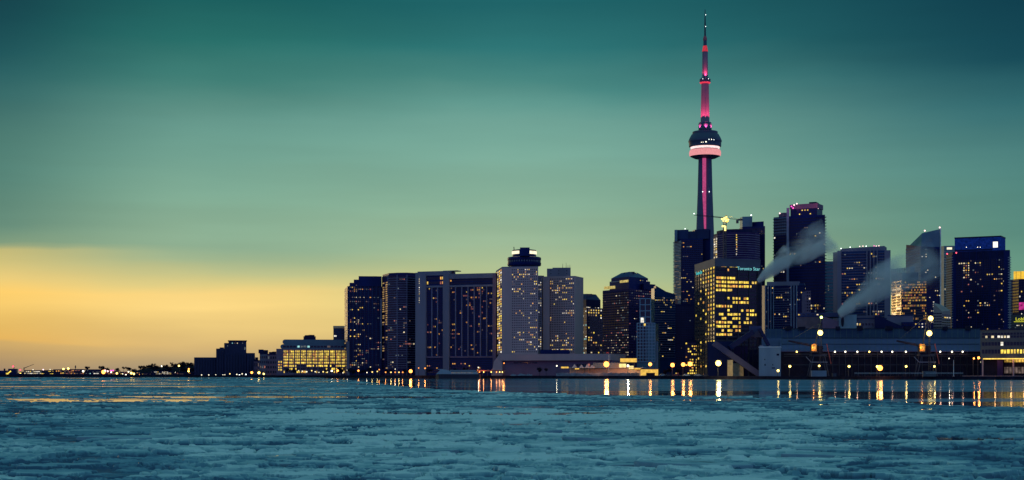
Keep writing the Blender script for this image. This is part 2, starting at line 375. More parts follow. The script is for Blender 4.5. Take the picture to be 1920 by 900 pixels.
def worley(x, y, seed):
    ix = np.floor(x); iy = np.floor(y); f1 = np.full(x.shape, 9.); f2 = np.full(x.shape, 9.); idv = np.zeros(x.shape); cx = np.zeros(x.shape); cy_ = np.zeros(x.shape)
    for a in (-1, 0, 1):
        for c in (-1, 0, 1):
            gx = ix + a; gy = iy + c; px = gx + .1 + .8 * hash2(gx, gy, seed); py = gy + .1 + .8 * hash2(gx, gy, seed + 1)
            d = np.hypot(x - px, y - py); nr = d < f1
            f2 = np.where(nr, f1, np.minimum(f2, d)); idv = np.where(nr, hash2(gx, gy, seed + 2), idv)
            cx = np.where(nr, x - px, cx); cy_ = np.where(nr, y - py, cy_); f1 = np.where(nr, d, f1)
    return f1, f2, idv, cx, cy_
def sst(v, a, b_): q = np.clip((v - a) / (b_ - a), 0, 1); return q * q * (3 - 2 * q)

def ice_height(x, y):
    """height of the pack ice above the water, and its tone: snow plus a painted vignette"""
    wx = x + 2.4 * (fbm(x * .40, y * .40, 5, 3) - .5) * 2 + .5 * (fbm(x * 1.6, y * 1.6, 8, 3) - .5) * 2; wy = y + 2.4 * (fbm(x * .40, y * .40, 6, 3) - .5) * 2 + .5 * (fbm(x * 1.6, y * 1.6, 9, 3) - .5) * 2
    calm = sst(fbm(x * .016, y * .028, 40, 3), .42, .62)            # patches of level ice between the rubble
    far = 1 - .75 * sst(y, 260, 520)
    # broad plates
    f1, f2, i1, cx, cy_ = worley(wx / 5.0, wy / 5.6, 11)
    t1 = (hash2(np.floor(i1 * 9999), np.floor(i1 * 77), 3) - .5); t2 = (hash2(np.floor(i1 * 9999), np.floor(i1 * 77), 4) - .5)
    gap = .03 + .16 * np.maximum(0, fbm(x * .09, y * .09, 60, 2) - .45) * 2
    edge = sst(f2 - f1, gap, gap + .06)
    h1 = (.05 + .09 * i1 + .13 * (t1 * cx + t2 * cy_) ) * edge - .10 * (1 - edge)
    # broken slabs pushed up on the plates
    g1, g2, i2, ex, ey = worley(wx / 2.3 + 31, wy / 2.6, 23)
    u1 = (hash2(np.floor(i2 * 9999), np.floor(i2 * 77), 3) - .5); u2 = (hash2(np.floor(i2 * 9999), np.floor(i2 * 77), 4) - .5)
    pres = sst(i2 + .35 * (fbm(x * .05, y * .07, 70, 3) - .5) - .35 * calm, .52, .56)
    e2 = sst(g2 - g1, .03, .14) * pres
    h2 = (.08 + .24 * hash2(np.floor(i2 * 9999), np.floor(i2 * 55), 9) + .40 * (u1 * ex + u2 * ey)) * e2
    # brash
    k1, k2, i3, ax, ay = worley(wx / .8 + 7, wy / .95, 37)
    pres3 = sst(i3 + .6 * (fbm(x * .12, y * .16, 80, 3) - .5) - .3 * calm, .60, .66)
    e3 = sst(k2 - k1, .05, .3) * pres3
    h3 = (.05 + .30 * hash2(np.floor(i3 * 9999), np.floor(i3 * 55), 9)) * np.clip(1.25 - (k1 / .62) ** 2, 0, 1) * pres3
    h = np.maximum(np.maximum(h1, h1 * .6 + h2), h1 * .5 + h3)
    # slushy leads: low dark patches between the floes, drawn out along the shore
    sl = fbm(wx * .16 + 50, wy * .30, 150, 4) + .10 * (fbm(x * .03, y * .05, 151, 2) - .5)
    slush = sst(sl, .585, .62) * (1 - sst(h, .16, .26))
    h = h * (1 - slush) - .03 * slush
    h = h + .04 * (fbm(x * 1.3, y * 1.5, 90, 3) - .5) * (1 - slush) + .14 * (fbm(x * .06, y * .09, 95, 3) - .48)
    low = sst(h, -.02, .18)
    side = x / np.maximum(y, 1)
    gy = np.abs(np.gradient(h, axis=0) / np.maximum(np.abs(np.gradient(y, axis=0)), 1e-3)); steep = sst(gy, .10, .60)
    snow_vignette = .44 + .26 * low + .26 * (i1 - .5) + .24 * np.where(e2 > .4, i2 - .3, 0) + .22 * np.where(pres3 > .4, i3 - .6, 0) + .55 * (fbm(x * .16, y * .26, 44, 5) - .5) + .6 * (fbm(x * .02, y * .045, 45, 3) - .5)
    snow_vignette = snow_vignette - .24 * steep - .31 * slush - .30 * (1 - edge) * (1 - pres)
    snow_vignette = snow_vignette - .20 * sst(-side, .10, .30) * (1 - .5 * sst(y, 200, 400)) - .22 * sst(side, .20, .32) - .10 * sst(y, 110, 320) + .16 * calm * (1 - sst(y, 70, 120)) + .10 * (1 - sst(np.abs(side), .05, .22)) * (1 - sst(y, 120, 220))  # darker towards both sides, brighter near middle: a vignette put into the colour
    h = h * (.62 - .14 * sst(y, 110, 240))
    snow_vignette = snow_vignette - (snow_vignette - .52) * .45 * sst(y, 230, 480)
    return h * (.30 + .70 * far), snow_vignette, calm

# outline of the pack: where the photograph shows open water before the docks
ep = np.array([-600, 560, 640, 740, 820, 900, 1000, 1100, 1320, 1500, 1600, 1680, 1760, 1920, 2300, 3000.]); ey_ = np.array([1700, 1700, 900, 470, 380, 330, 300, 277, 262, 258, 244, 205, 186, 178, 172, 170.])
HOLES = [(1738, 168, 3.2, 2.2), (1746, 148, 2.6, 1.4), (1742, 128, 2.2, 1.2), (1740, 97, 1.8, .8), (1540, 196, 3, 2.2), (1655, 190, 4, 2.5), (1350, 236, 4, 3), (60, 212, 46, 4), (40, 236, 34, 4), (20, 199, 22, 2), (90, 455, 80, 14), (560, 258, 34, 8), (640, 250, 20, 5), (230, 226, 20, 4), (300, 208, 10, 2), (520, 300, 60, 6), (140, 218, 16, 3)]     # (pixel column, distance, half length, half width) of wet leads
def ice_mask(x, y):
    s = x / np.maximum(y, 1) * F + 960
    lim = np.interp(s, ep, ey_); lim = lim * (1 + .10 * (fbm(x * .018, y * .02, 120, 4) - .5)) + 5 * (fbm(x * .12, y * .12, 121, 3) - .5)
    mk = sst(lim - y, -2, 2)
    for hx, hy_, a, c in HOLES:
        px = X(hx, hy_); d = np.hypot((x - px) / a, (y - hy_ + .04 * (x - px)) / c) + .5 * (fbm(x * .05, y * .4, 130, 3) - .5)
        mk = mk * sst(d, .8, 1.05)
    # wet dark leads that thin out the pack towards the left and right
    thin = fbm(x * .022, y * .10, 140, 4)
    mk = mk * (1 - .9 * sst(thin, .66, .70) * sst(y, 60, 110))
    return mk
rows = np.concatenate([np.arange(985, 760, -.62), np.arange(760, 705.5, -.42)]); NY = len(rows); cols = np.arange(-330, 2251, 1.55); NX = len(cols)
YY = (H * F / (rows - HY))[:, None] * np.ones((1, NX)); XX = (cols[None, :] - 960) / F * YY
hh, snow_vignette, calm = ice_height(XX, YY); mk = ice_mask(XX, YY)
hh = hh * mk - .5 * (1 - mk) + .03
me = bpy.data.meshes.new('pack_ice')
nv = NX * NY; co = np.stack([XX, YY, hh], -1).reshape(-1).astype(np.float32)
keep = (mk[:-1, :-1] + mk[1:, :-1] + mk[:-1, 1:] + mk[1:, 1:]) > .02
ii, jj = np.nonzero(keep); a = ii * NX + jj; faces = np.stack([a, a + NX, a + NX + 1, a + 1], -1)[:, ::-1].reshape(-1).astype(np.int32); nf = len(a)
me.vertices.add(nv); me.vertices.foreach_set('co', co); me.loops.add(nf * 4); me.loops.foreach_set('vertex_index', faces); me.polygons.add(nf)
me.polygons.foreach_set('loop_start', np.arange(0, nf * 4, 4, dtype=np.int32)); me.polygons.foreach_set('loop_total', np.full(nf, 4, np.int32)); me.polygons.foreach_set('use_smooth', np.ones(nf, bool)); me.update(calc_edges=True)
at = me.attributes.new('snow_vignette', 'FLOAT', 'POINT'); at.data.foreach_set('value', snow_vignette.reshape(-1).astype(np.float32))
def ice_material(name, attr):
    m = bpy.data.materials.new(name); m.use_nodes = True; t = m.node_tree; b = t.nodes['Principled BSDF']
    n = t.nodes.new('ShaderNodeTexNoise'); n.inputs['Scale'].default_value = .9; n.inputs['Detail'].default_value = 6; c = t.nodes.new('ShaderNodeNewGeometry'); t.links.new(c.outputs['Position'], n.inputs[0])
    r = t.nodes.new('ShaderNodeValToRGB'); e = r.color_ramp.elements
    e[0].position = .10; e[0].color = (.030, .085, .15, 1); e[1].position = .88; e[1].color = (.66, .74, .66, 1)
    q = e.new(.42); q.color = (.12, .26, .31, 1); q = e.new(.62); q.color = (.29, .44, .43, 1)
    if attr:
        at = t.nodes.new('ShaderNodeAttribute'); at.attribute_name = 'snow_vignette'; v = at.outputs['Fac']
    else:
        sn = t.nodes.new('ShaderNodeSeparateXYZ'); t.links.new(c.outputs['True Normal'], sn.inputs[0]); vv = t.nodes.new('ShaderNodeMapRange'); vv.inputs[1].default_value = .6; vv.inputs[2].default_value = .97; vv.inputs[3].default_value = .52; vv.inputs[4].default_value = .64; t.links.new(sn.outputs[2], vv.inputs[0]); v = vv.outputs[0]   # snow lies on top, the sides are bare ice
    ma = t.nodes.new('ShaderNodeMath'); ma.operation = 'MULTIPLY_ADD'; ma.inputs[1].default_value = .42
    t.links.new(n.outputs[0], ma.inputs[0]); ad = t.nodes.new('ShaderNodeMath'); ad.operation = 'SUBTRACT'; t.links.new(v, ad.inputs[0]); ad.inputs[1].default_value = .21
    t.links.new(ad.outputs[0], ma.inputs[2]); t.links.new(ma.outputs[0], r.inputs[0]); t.links.new(r.outputs[0], b.inputs['Base Color'])
    rr = t.nodes.new('ShaderNodeMapRange'); rr.inputs[1].default_value = .2; rr.inputs[2].default_value = .7; rr.inputs[3].default_value = .28; rr.inputs[4].default_value = .75
    t.links.new(ma.outputs[0], rr.inputs[0]); t.links.new(rr.outputs[0], b.inputs['Roughness']); b.inputs['IOR'].default_value = 1.31; b.inputs['Specular IOR Level'].default_value = .35
    bp = t.nodes.new('ShaderNodeBump'); bp.inputs['Strength'].default_value = .35; bp.inputs['Distance'].default_value = .06
    n2 = t.nodes.new('ShaderNodeTexNoise'); n2.inputs['Scale'].default_value = 4; n2.inputs['Detail'].default_value = 5; t.links.new(c.outputs['Position'], n2.inputs[0]); t.links.new(n2.outputs[0], bp.inputs['Height']); t.links.new(bp.outputs[0], b.inputs['Normal'])
    df = t.nodes.new('ShaderNodeBsdfDiffuse'); t.links.new(r.outputs[0], df.inputs[0]); t.links.new(bp.outputs[0], df.inputs['Normal'])
    gl = t.nodes.new('ShaderNodeBsdfGlossy'); gl.inputs[0].default_value = (.9, .95, 1, 1); t.links.new(rr.outputs[0], gl.inputs[1]); t.links.new(bp.outputs[0], gl.inputs['Normal'])
    mx = t.nodes.new('ShaderNodeMixShader'); mx.inputs[0].default_value = .07; t.links.new(df.outputs[0], mx.inputs[1]); t.links.new(gl.outputs[0], mx.inputs[2]); t.links.new(mx.outputs[0], t.nodes['Material Output'].inputs['Surface'])
    return m
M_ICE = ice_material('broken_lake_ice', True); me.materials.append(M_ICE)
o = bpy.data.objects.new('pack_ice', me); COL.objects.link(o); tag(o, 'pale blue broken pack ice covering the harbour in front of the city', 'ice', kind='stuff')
M_SLAB = ice_material('snowy_ice_slab', False)
# single large slabs one can pick out of the pack
SLABS = [(590, 868, 3.4, 2.2, .22, 'wide pale slab of ice lying flat in the lower left of the pack'), (1310, 876, 2.6, 1.6, .42, 'smooth pale slab of ice near the bottom of the frozen harbour'), (700, 850, 3.6, 1.8, .2, 'long flat slab of ice with a dark crack behind it'),
         (930, 888, 4.2, 1.5, .18, 'very long thin ice slab close to the bottom edge of the frozen harbour'), (1190, 872, 3.6, 1.5, .2, 'broad ice slab lying beside the smooth pale slab'), (1110, 828, 1.5, 1.2, .5, 'small rounded cake of ice in the middle of the pack'),
         (80, 842, 2.2, .9, .24, 'narrow tilted ice sliver among dark rubble by the left side of the harbour'), (235, 826, 2.4, 2.0, .5, 'pale ice cake lying in dark rubble ice'), (1400, 812, 3.4, 2.2, .3, 'pale ice slab out in the pack below the white silo house'),
         (1640, 856, 4.6, 1.7, .2, 'long ice slab on the dark water side of the pack'), (1000, 812, 2.2, 1.6, .36, 'flat ice piece out beyond the long thin slab'), (1560, 846, 3.0, 1.5, .34, 'tilted ice cake next to the long slab on the dark water side')]
for px, py, a, c, th, lab in SLABS:
    th *= .5 if th < .35 else .62
    y0 = H * F / (py - HY); x0 = X(px, y0); r = random.Random(int(px)); n = 22; ph = r.random() * 6
    rad = [1 + .16 * math.sin(2 * k * 2 * math.pi / n + ph) + .10 * math.sin(5 * k * 2 * math.pi / n + ph * 2) + (r.random() - .5) * .14 for k in range(n)]
    tx, ty = (r.random() - .5) * .06, .0 - r.random() * .02 * (th > .3)
    vs, fs = [], []
    for lv, (q, z) in enumerate(((1.0, -.25), (1.0, th * .40), (.985, th * .62), (.95, th * .66), (.5, th * .68), (.0, th * .70))):
        for k in range(n):
            ang = 2 * math.pi * k / n; x = a * q * rad[k] * math.cos(ang); y = c * q * rad[k] * math.sin(ang)
            vs.append((x0 + x, y0 + y, z + .05 + tx * x + ty * y + (r.random() - .5) * .03 * (lv > 1)))
        if lv: fs += [((lv - 1) * n + k, (lv - 1) * n + (k + 1) % n, lv * n + (k + 1) % n, lv * n + k) for k in range(n)]
    mb = MB(); mb.add(vs, fs); tag(mb.build('ice_floe', M_SLAB, smooth=True), lab, 'ice floe', 'large slabs lying in the pack ice')

# ---------------------------------------------------------------- buildings: west end
def mid(fp): return (sum(p[0] for p in fp) / len(fp), sum(p[1] for p in fp) / len(fp))

# grain elevator
Y = 1480; fp = facing(364, 478, Y, 40)
T = Tower('grain_elevator', 'windowless dark concrete grain elevator with stepped headhouse on the low shore', 'silo', mid(fp), 3)
mS = material('silo_concrete', (.034, .034, .088), .85, 0, .18, .05, .2, stretch=(1, 1, .15))
for a, c, py, nm in ((364, 405.5, 670, 'silo_block'), (405.5, 420.5, 653.5, 'silo_block'), (420.5, 463, 661.5, 'silo_block'), (463, 478, 661.8, 'silo_block')):
    f = facing(a, c, Y + (a % 3), 40); o = T.part(nm, mS, f, GZ, Z(py, Y))
    mb = MB(); k = max(2, int((c - a) / 5))
    for i in range(k):
        q = lerp(f[0], f[1], (i + .5) / k); L = math.dist(f[0], f[1]) / k; mb.lathe((q[0], q[1] + .6), [(L * .49, GZ), (L * .49, Z(py + 3, Y))], 14)
    mb.build('silo_rib', mS, o, smooth=True)
f = facing(428.5, 462, Y + 4, 30); hd = T.part('headhouse', mS, f, Z(661.5, Y), Z(639.2, Y)); MB().prism(shrink(f, -1.2), Z(639.2, Y), Z(638, Y)).build('roof', M_DARK, hd)
f2 = facing(420.5, 428.5, Y + 3, 20); T.part('stair_house', mS, f2, Z(661.5, Y), Z(643, Y))
f3 = facing(412, 420, Y + 3, 14); T.part('stair_house', mS, f3, Z(653.5, Y), Z(651.3, Y))
T.windows(f[0], f[1], Z(656, Y), Z(650, Y), 6, 1, .4, .8, .22, 'blue', dark=False); T.windows(f[0], f[1], Z(644.5, Y), Z(642, Y), 7, 1, .5, .6, .3, 'blue', dark=False)
T.windows(f2[0], f2[1], Z(650, Y), Z(644, Y), 2, 2, .5, .5, .5, 'blue'); T.finish()

def low_block(name, label, cat, px0, px1, py, Y, d, mat, cols=0, rows=1, lit=.3, pal='std', seed=1, roof=True, zb=GZ, fw=.6, fh=.5):
    f = facing(px0, px1, Y, d); T = Tower(name, label, cat, mid(f), seed)
    T.part('wall', mat, f, zb, Z(py, Y))
    if roof: T.part('parapet', M_DARK, shrink(f, -.4), Z(py, Y) + .01, Z(py, Y) + .9); T.clutter(f, Z(py, Y) + .9, 2)
    if cols: T.windows(f[0], f[1], zb + .8, Z(py, Y) - .6, cols, rows, fw, fh, lit, pal)
    T.finish(); return T, f
low_block('warehouse', 'low grey storage block beside the grain elevator, its front unlit', 'warehouse', 487, 502, 664, 1440, 25, M_CONC2, 4, 4, .12, 'dimwarm', 5)
low_block('warehouse', 'grey harbour block with flat roof against the lit terminal', 'warehouse', 501, 520, 665, 1425, 25, M_LILAC, 4, 4, .1, 'dimwarm', 6)
low_block('warehouse', 'small dim block filling the gap next to the grain elevator', 'warehouse', 476, 490, 677, 1460, 20, M_LILAC, 4, 2, .2, 'dimwarm', 7)

# lit terminal building with glazed upper storeys
Y = 1345; f = facing(518, 656, Y, 60); T = Tower('terminal_building', 'long terminal building with rows of yellow lit offices and stepped dark glass top', 'office building', mid(f), 9)
T.part('wall', M_LILAC, f, GZ, Z(654, Y)); T.bands(f[0], f[1], Z(703, Y), Z(655, Y), 8, .5, .35, M_CONC2); T.mullions(lerp(f[0], f[1], .09), lerp(f[0], f[1], .96), GZ, Z(655, Y), 12, 1.1, .4, M_LILAC, 'pilaster', ends=True)
g = facing(530, 645, Y + 12, 40); n = 12; cap = []
T.part('glass_storey', M_TEALG, g, Z(654, Y), Z(645, Y)); g1 = facing(533, 645, Y + 14, 36); T.part('glass_storey', M_TEALG, g1, Z(645, Y), Z(636, Y))
mb = MB()
for px, py, rr in ((530, 649.5, 4.4), (534, 640.5, 4.4)):
    mb.tube((X(px, Y + 12), Y + 12, Z(py, Y)), (X(px, Y + 12), Y + 50, Z(py, Y)), rr * Y / F, n=14)
mb.build('rounded_glass_end', M_TEALG, T.t, smooth=True)
T.part('penthouse', M_DARK, facing(569, 592, Y + 20, 20), Z(636, Y), Z(629.5, Y)); T.clutter(facing(566, 590, Y + 20, 20), Z(629.5, Y), 4, hmax=1)
h = facing(625, 660, Y + 22, 30); T.part('stair_tower', M_NAVY2, h, Z(654, Y), Z(614, Y)); T.part('parapet', material('sunset_gold_parapet', (.75, .55, .25), .35, .6, .15), shrink(h, -.3), Z(614, Y), Z(609.5, Y))  # parapet coloured gold to imitate a sunset reflection
T.windows(lerp(f[0], f[1], .09), lerp(f[0], f[1], .96), Z(700, Y), Z(656, Y), 33, 8, .86, .68, .5, 'office', fn=lambda x, y: (.12 if y < .15 else .95 if y < .45 and x < .12 else .85 if y > .3 else .5), jit=.15)
T.windows(lerp(f[0], f[1], .02), lerp(f[0], f[1], .08), Z(696, Y), Z(676, Y), 2, 4, .7, .6, .7, 'office'); T.windows(g[0], g[1], Z(653, Y), Z(646, Y), 18, 1, .8, .5, .08, 'blue'); T.windows(h[0], h[1], Z(652, Y), Z(616, Y), 5, 7, .7, .5, .05, 'blue')
T.finish()

# stepped dark apartment tower (first of the waterfront towers)
Y = 1290; L, C, R = P(646, Y + 45), P(651.5, Y), P(716, Y + 5); f = quad(L, C, R); zt = Z(530, Y)
T = Tower('apartment_tower', 'dark navy apartment tower whose roof steps down on its outer side', 'tower', mid(f), 21)
T.part('wall', M_NAVY, f, GZ, Z(536.5, Y))
for p0, py in ((655, 530), (663, 524), (672, 517.5)):
    T.part('roof_step', M_NAVY, quad(P(p0, Y + 24), P(p0 + .5, Y + 1), P(715.5, Y + 4)), Z(536.5, Y), Z(py, Y))
T.part('roof_unit', M_DARK, facing(698, 707, Y + 20, 8), Z(517.5, Y), Z(515, Y)); T.part('roof_unit', M_DARK, facing(676, 682, Y + 20, 8), Z(517.5, Y), Z(516, Y))
T.bands(C, R, Z(692, Y), Z(536, Y), 38, .35, .3, M_DARK); T.mullions(C, R, GZ, Z(536, Y), 9, .7, .5, M_NAVY2, 'pilaster')
T.part('edge_pier', M_TRIM, facing(713.6, 715.4, Y - 1, 3), Z(672, Y), Z(560, Y)); T.part('edge_pier', M_CONC2, facing(650, 655, Y - 1.5, 3), GZ, Z(640, Y))
T.windows(L, C, Z(690, Y), Z(538, Y), 2, 46, .7, .6, .8, 'gold', fn=lambda x, y: .15 + .85 * max(0, min(1, (y - .35) * 2.2)))  # gold panes glow by themselves, imitating sunset sky mirrored in this side
T.windows(lerp(C, R, .06), lerp(C, R, .98), Z(690, Y), Z(521, Y), 16, 44, .66, .50, .12, 'std', fn=lambda x, y: (.20 if x < .30 else .075) * (.5 if y > .9 else 1), run=.5, skip=lambda i, j: j > 39 and i < (j - 38) * 1.2); T.finish()

# curved dark tower with balcony lines
Y = 1275; pts = [P(716, Y + 22), P(728, Y), P(745, Y - 6), P(763, Y - 7), P(781, Y - 2)]; f = pts + [P(781, Y + 40), P(720, Y + 46)]; zt = Z(516, Y)
T = Tower('apartment_tower', 'dark curved apartment tower ruled with thin balcony lines and a gold lit side strip', 'tower', mid(f), 22)
T.part('wall', M_PLUM, f, GZ, zt); T.part('parapet', M_NAVY, shrink(f, .8), zt, Z(512, Y))
mb = MB()
for i in range(40):
    z = Z(690 - i * 4.3, Y); mb.prism([P(727, Y - .6), P(745, Y - 7), P(763, Y - 8), P(780, Y - 3), P(780, Y - 2), P(745, Y - 5.9), P(728, Y + .2)], z - .22, z + .22)
mb.build('balcony_railing', M_TRIMD, T.t)
for a, c in zip(pts[1:-1], pts[2:]):
    T.windows(a, c, Z(690, Y), Z(518, Y), 5, 40, .72, .5, .06, 'dimwarm', fn=lambda x, y: .03 if y > .55 else .08, run=.35); T.mullions(a, c, GZ, Z(516, Y), 2, .5, .5, M_TRIMD, ends=True)
T.windows(pts[0], pts[1], Z(692, Y), Z(527, Y), 2, 40, .62, .52, .8, 'gold', fn=lambda x, y: .2 + .75 * max(0, min(1, (y - .3) * 2.5)))
T.finish()

# concrete slab block
Y = 1240; a, c = P(780, Y + 10), P(931, Y - 14); f = rect(a, c, 22); zt = Z(514, Y)
T = Tower('apartment_block', 'wide concrete slab apartment block with tall dark window bays between pale piers', 'apartment block', mid(f), 23)
fr = lambda px: lerp(a, c, (px - 780) / 151.)
T.part('wall', M_NAVY, f, GZ, zt)
def sub(p0, p1, out, d): A, B = fr(p0), fr(p1); q = rect(A, B, d); n = ((q[0][0] - q[3][0]) / d, (q[0][1] - q[3][1]) / d); return [(x + n[0] * out, y + n[1] * out) for x, y in q]
T.part('pier', M_CONC2, sub(780.2, 800, 1.6, 6), GZ, Z(510, Y)); T.part('pier', M_CONC2, sub(832.5, 844, 1.6, 6), GZ, Z(507.5, Y)); T.part('pier', M_LILAC, sub(925, 931, 1.2, 4), GZ, Z(514, Y))
T.part('roof_slab', M_CONC2, sub(784, 842, 1.2, 16), Z(516, Y), Z(508, Y)); T.part('roof_slab', M_CONC2, sub(843, 930, 1.1, 16), Z(523, Y), Z(514, Y)); T.part('roof_unit', M_CONC2, sub(830, 855, -4, 8), Z(508, Y), Z(506.5, Y))
T.part('floor_band', M_CONC2, sub(800, 931, .9, 2), Z(538.5, Y), Z(535, Y)); T.part('floor_band', M_LILAC, sub(800, 931, .9, 2), Z(671, Y), Z(668, Y))
for p0, p1, nb in ((800, 832.5, 3), (844, 925, 7)):
    A, B = fr(p0), fr(p1); T.mullions(A, B, Z(668, Y), Z(538, Y), nb + 1, .9, .8, M_TRIMD, 'pilaster', ends=True); T.bands(A, B, Z(667, Y), Z(539, Y), 36, .3, .3, M_DARK)
    for q in range(nb):
        u, v = lerp(A, B, (q + .12) / nb), lerp(A, B, (q + .88) / nb)
        T.windows(u, v, Z(667, Y), Z(539, Y), 3, 36, .8, .56, .13, 'warm', fn=lambda x, y: .072, run=.55)
    T.windows(A, B, Z(534, Y), Z(524 if p0 > 840 else 517, Y), nb * 3, 2, .8, .6, .10, 'warm', run=.4); T.windows(A, B, Z(700, Y), Z(672, Y), nb * 3, 7, .6, .5, .06, 'warm')
T.windows(fr(785.5), fr(787.5), Z(572, Y - 2), Z(516, Y - 2), 1, 14, .5, .45, .85, 'pale')
o = [w for w in T.lit if 0]
# windows of the narrow strip sit on the proud pier
T.lit = [(w, h, (p[0], p[1] - (1.75 if X(784, Y) < p[0] < X(790, Y) and h < 1.2 and p[2] > Z(573, Y) and w < .6 else 0), p[2]), an, k) for w, h, p, an, k in T.lit]
T.finish()

# hotel: two pale concrete towers on a podium
Y = 1190; L, C, R = P(929.5, Y + 48), P(941, Y), P(1009, Y - 8); f = quad(L, C, R); zt = Z(502, Y)
T = Tower('hotel_tower', 'pale concrete hotel tower with round revolving restaurant on its roof', 'hotel', mid(f), 31)
T.part('wall', M_CONC, f, Z(664, Y), zt); T.part('parapet', M_CONC2, shrink(f, .5), zt, zt + .8)
T.part('service_core', M_CONC2, facing(1008, 1016, Y + 4, 20), Z(664, Y), Z(516, Y))
T.windows(L, C, Z(662, Y), Z(503.5, Y), 4, 35, .62, .62, .95, 'hotel', dark=True, run=0); T.windows(lerp(C, R, .27), lerp(C, R, .98), Z(662, Y), Z(504, Y), 14, 35, .42, .40, .10, 'hotel', fn=lambda x, y: .11 + .10 * (y > .8), run=.35)
T.windows(P(1009, Y + 2), P(1015.5, Y + 1), Z(660, Y), Z(519, Y), 2, 33, .4, .5, .35, 'pale')
cx, cyy = X(983, Y + 14), Y + 14; k = Y / F
rb = MB().lathe((cx, cyy), [(26.5 * k, zt), (26.5 * k, Z(496.5, Y))], 32).build('restaurant_base', M_NAVY, T.t, smooth=True)
ro = MB().lathe((cx, cyy), [(31 * k, Z(496.5, Y)), (32 * k, Z(495, Y)), (32 * k, Z(490.5, Y)), (30.6 * k, Z(490, Y)), (30.6 * k, Z(486, Y)), (32 * k, Z(485.5, Y)), (32 * k, Z(481, Y)), (30 * k, Z(480, Y))], 40).build('restaurant_ring', M_NAVY, T.t, smooth=True)
mb = MB()
for i in range(40):
    an = 2 * math.pi * i / 40; mb.box((cx + 30.9 * k * math.cos(an), cyy + 30.9 * k * math.sin(an), Z(488, Y)), (.9, .35, 3.2 * k), an + math.pi / 2)
mb.build('glazing', material('restaurant_glass', (.08, .14, .16), .2), ro)
MB().lathe((cx, cyy), [(22.5 * k, Z(480, Y)), (22.5 * k, Z(475, Y))], 32).build('upper_drum', M_NAVY, T.t, smooth=True)
MB().lathe((cx, cyy), [(18 * k, Z(475, Y)), (18 * k, Z(467.5, Y))], 32).build('upper_drum', M_NAVY, T.t, smooth=True)
MB().lathe((cx, cyy), [(23 * k, Z(468.6, Y)), (22 * k, Z(466.5, Y)), (12 * k, Z(465, Y))], 32).build('roof', M_DARK, T.t, smooth=True)
def arc(a0, a1, r, z0, z1, n=8, th=.4):
    mb = MB()
    for i in range(n):
        u, v = math.radians(a0 + (a1 - a0) * i / n), math.radians(a0 + (a1 - a0) * (i + 1) / n)
        q = [(cx + r * math.cos(u), cyy + r * math.sin(u)), (cx + r * math.cos(v), cyy + r * math.sin(v)), (cx + (r - th) * math.cos(v), cyy + (r - th) * math.sin(v)), (cx + (r - th) * math.cos(u), cyy + (r - th) * math.sin(u))]; mb.prism(q, z0, z1)
    return mb
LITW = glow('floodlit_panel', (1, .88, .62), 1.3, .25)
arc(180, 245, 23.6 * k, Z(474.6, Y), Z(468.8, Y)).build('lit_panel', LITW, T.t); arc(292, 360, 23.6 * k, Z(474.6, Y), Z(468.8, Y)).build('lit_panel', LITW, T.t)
T.part('plant_room', M_NAVY, facing(975, 993, Y - 3, 12), Z(480, Y), Z(464.5, Y))
MB().tube((X(964, Y + 10), Y + 10, Z(467, Y)), (X(963.5, Y + 10), Y + 10, Z(461, Y)), .3).build('antenna', M_STEEL, T.t); T.finish()

Y = 1215; a, c = P(1015.5, Y + 4), P(1078, Y - 5); f = rect(a, c, 24); zt = Z(518, Y)
T = Tower('hotel_tower', 'plainer pale concrete hotel tower with flat box penthouse and thin antennas', 'hotel', mid(f), 32)
T.part('wall', M_CONC, f, Z(664, Y), zt); T.part('link_wall', M_CONC2, facing(1007, 1020, Y + 12, 14), Z(664, Y), Z(515, Y))
g = facing(1025.5, 1070, Y + 6, 14); T.part('penthouse', M_CONC2, g, zt, Z(502.5, Y)); T.part('penthouse', M_CONC2, facing(1036, 1070, Y + 8, 12), Z(502.5, Y), Z(500.5, Y)); T.windows(g[0], g[1], Z(515, Y), Z(504, Y), 3, 2, .1, .3, 0)
for px, py in ((1055, 493), (1061.5, 491), (1065, 495.5), (1068.5, 495)): MB().tube((X(px, Y + 8), Y + 8, Z(501, Y)), (X(px, Y + 8), Y + 8, Z(py, Y)), .18, .1).build('antenna', M_STEEL, T.t)
T.windows(lerp(a, c, .25), lerp(a, c, .98), Z(662, Y), Z(521, Y), 14, 33, .42, .42, .16, 'hotel', fn=lambda x, y: .18 if y > .66 or y < .2 else .05, run=.3)
T.part('stair_pier', M_CONC, facing(1018, 1030, Y - 4, 5), Z(664, Y), Z(519, Y)); T.finish()

Y = 1150; f = rect(P(941, Y + 5), P(1150, Y - 20), 60); T = Tower('hotel_podium', 'long low pale concrete podium with sloping end wall under the hotel towers', 'building', mid(f), 33)
T.part('wall', M_LILAC, f, GZ, Z(676, Y)); T.part('roof_slab', M_CONC, rect(P(938, Y + 2), P(1145, Y - 23), 50), Z(676, Y), Z(664, Y))
z = Z(664, Y); MB().add([(X(921, Y), Y + 3, GZ), (X(942, Y), Y + 2.5, GZ), (X(942, Y), Y + 2.5, z), (X(936, Y), Y + 3, z), (X(926, Y), Y + 3, Z(678, Y))] + [(X(921, Y), Y + 40, GZ), (X(942, Y), Y + 40, GZ), (X(942, Y), Y + 40, z), (X(936, Y), Y + 40, z), (X(926, Y), Y + 40, Z(678, Y))],
    [(0, 1, 2, 3, 4), (9, 8, 7, 6, 5), (0, 5, 6, 1), (1, 6, 7, 2), (2, 7, 8, 3), (3, 8, 9, 4), (4, 9, 5, 0)]).build('sloping_end_wall', M_CONC, T.t)
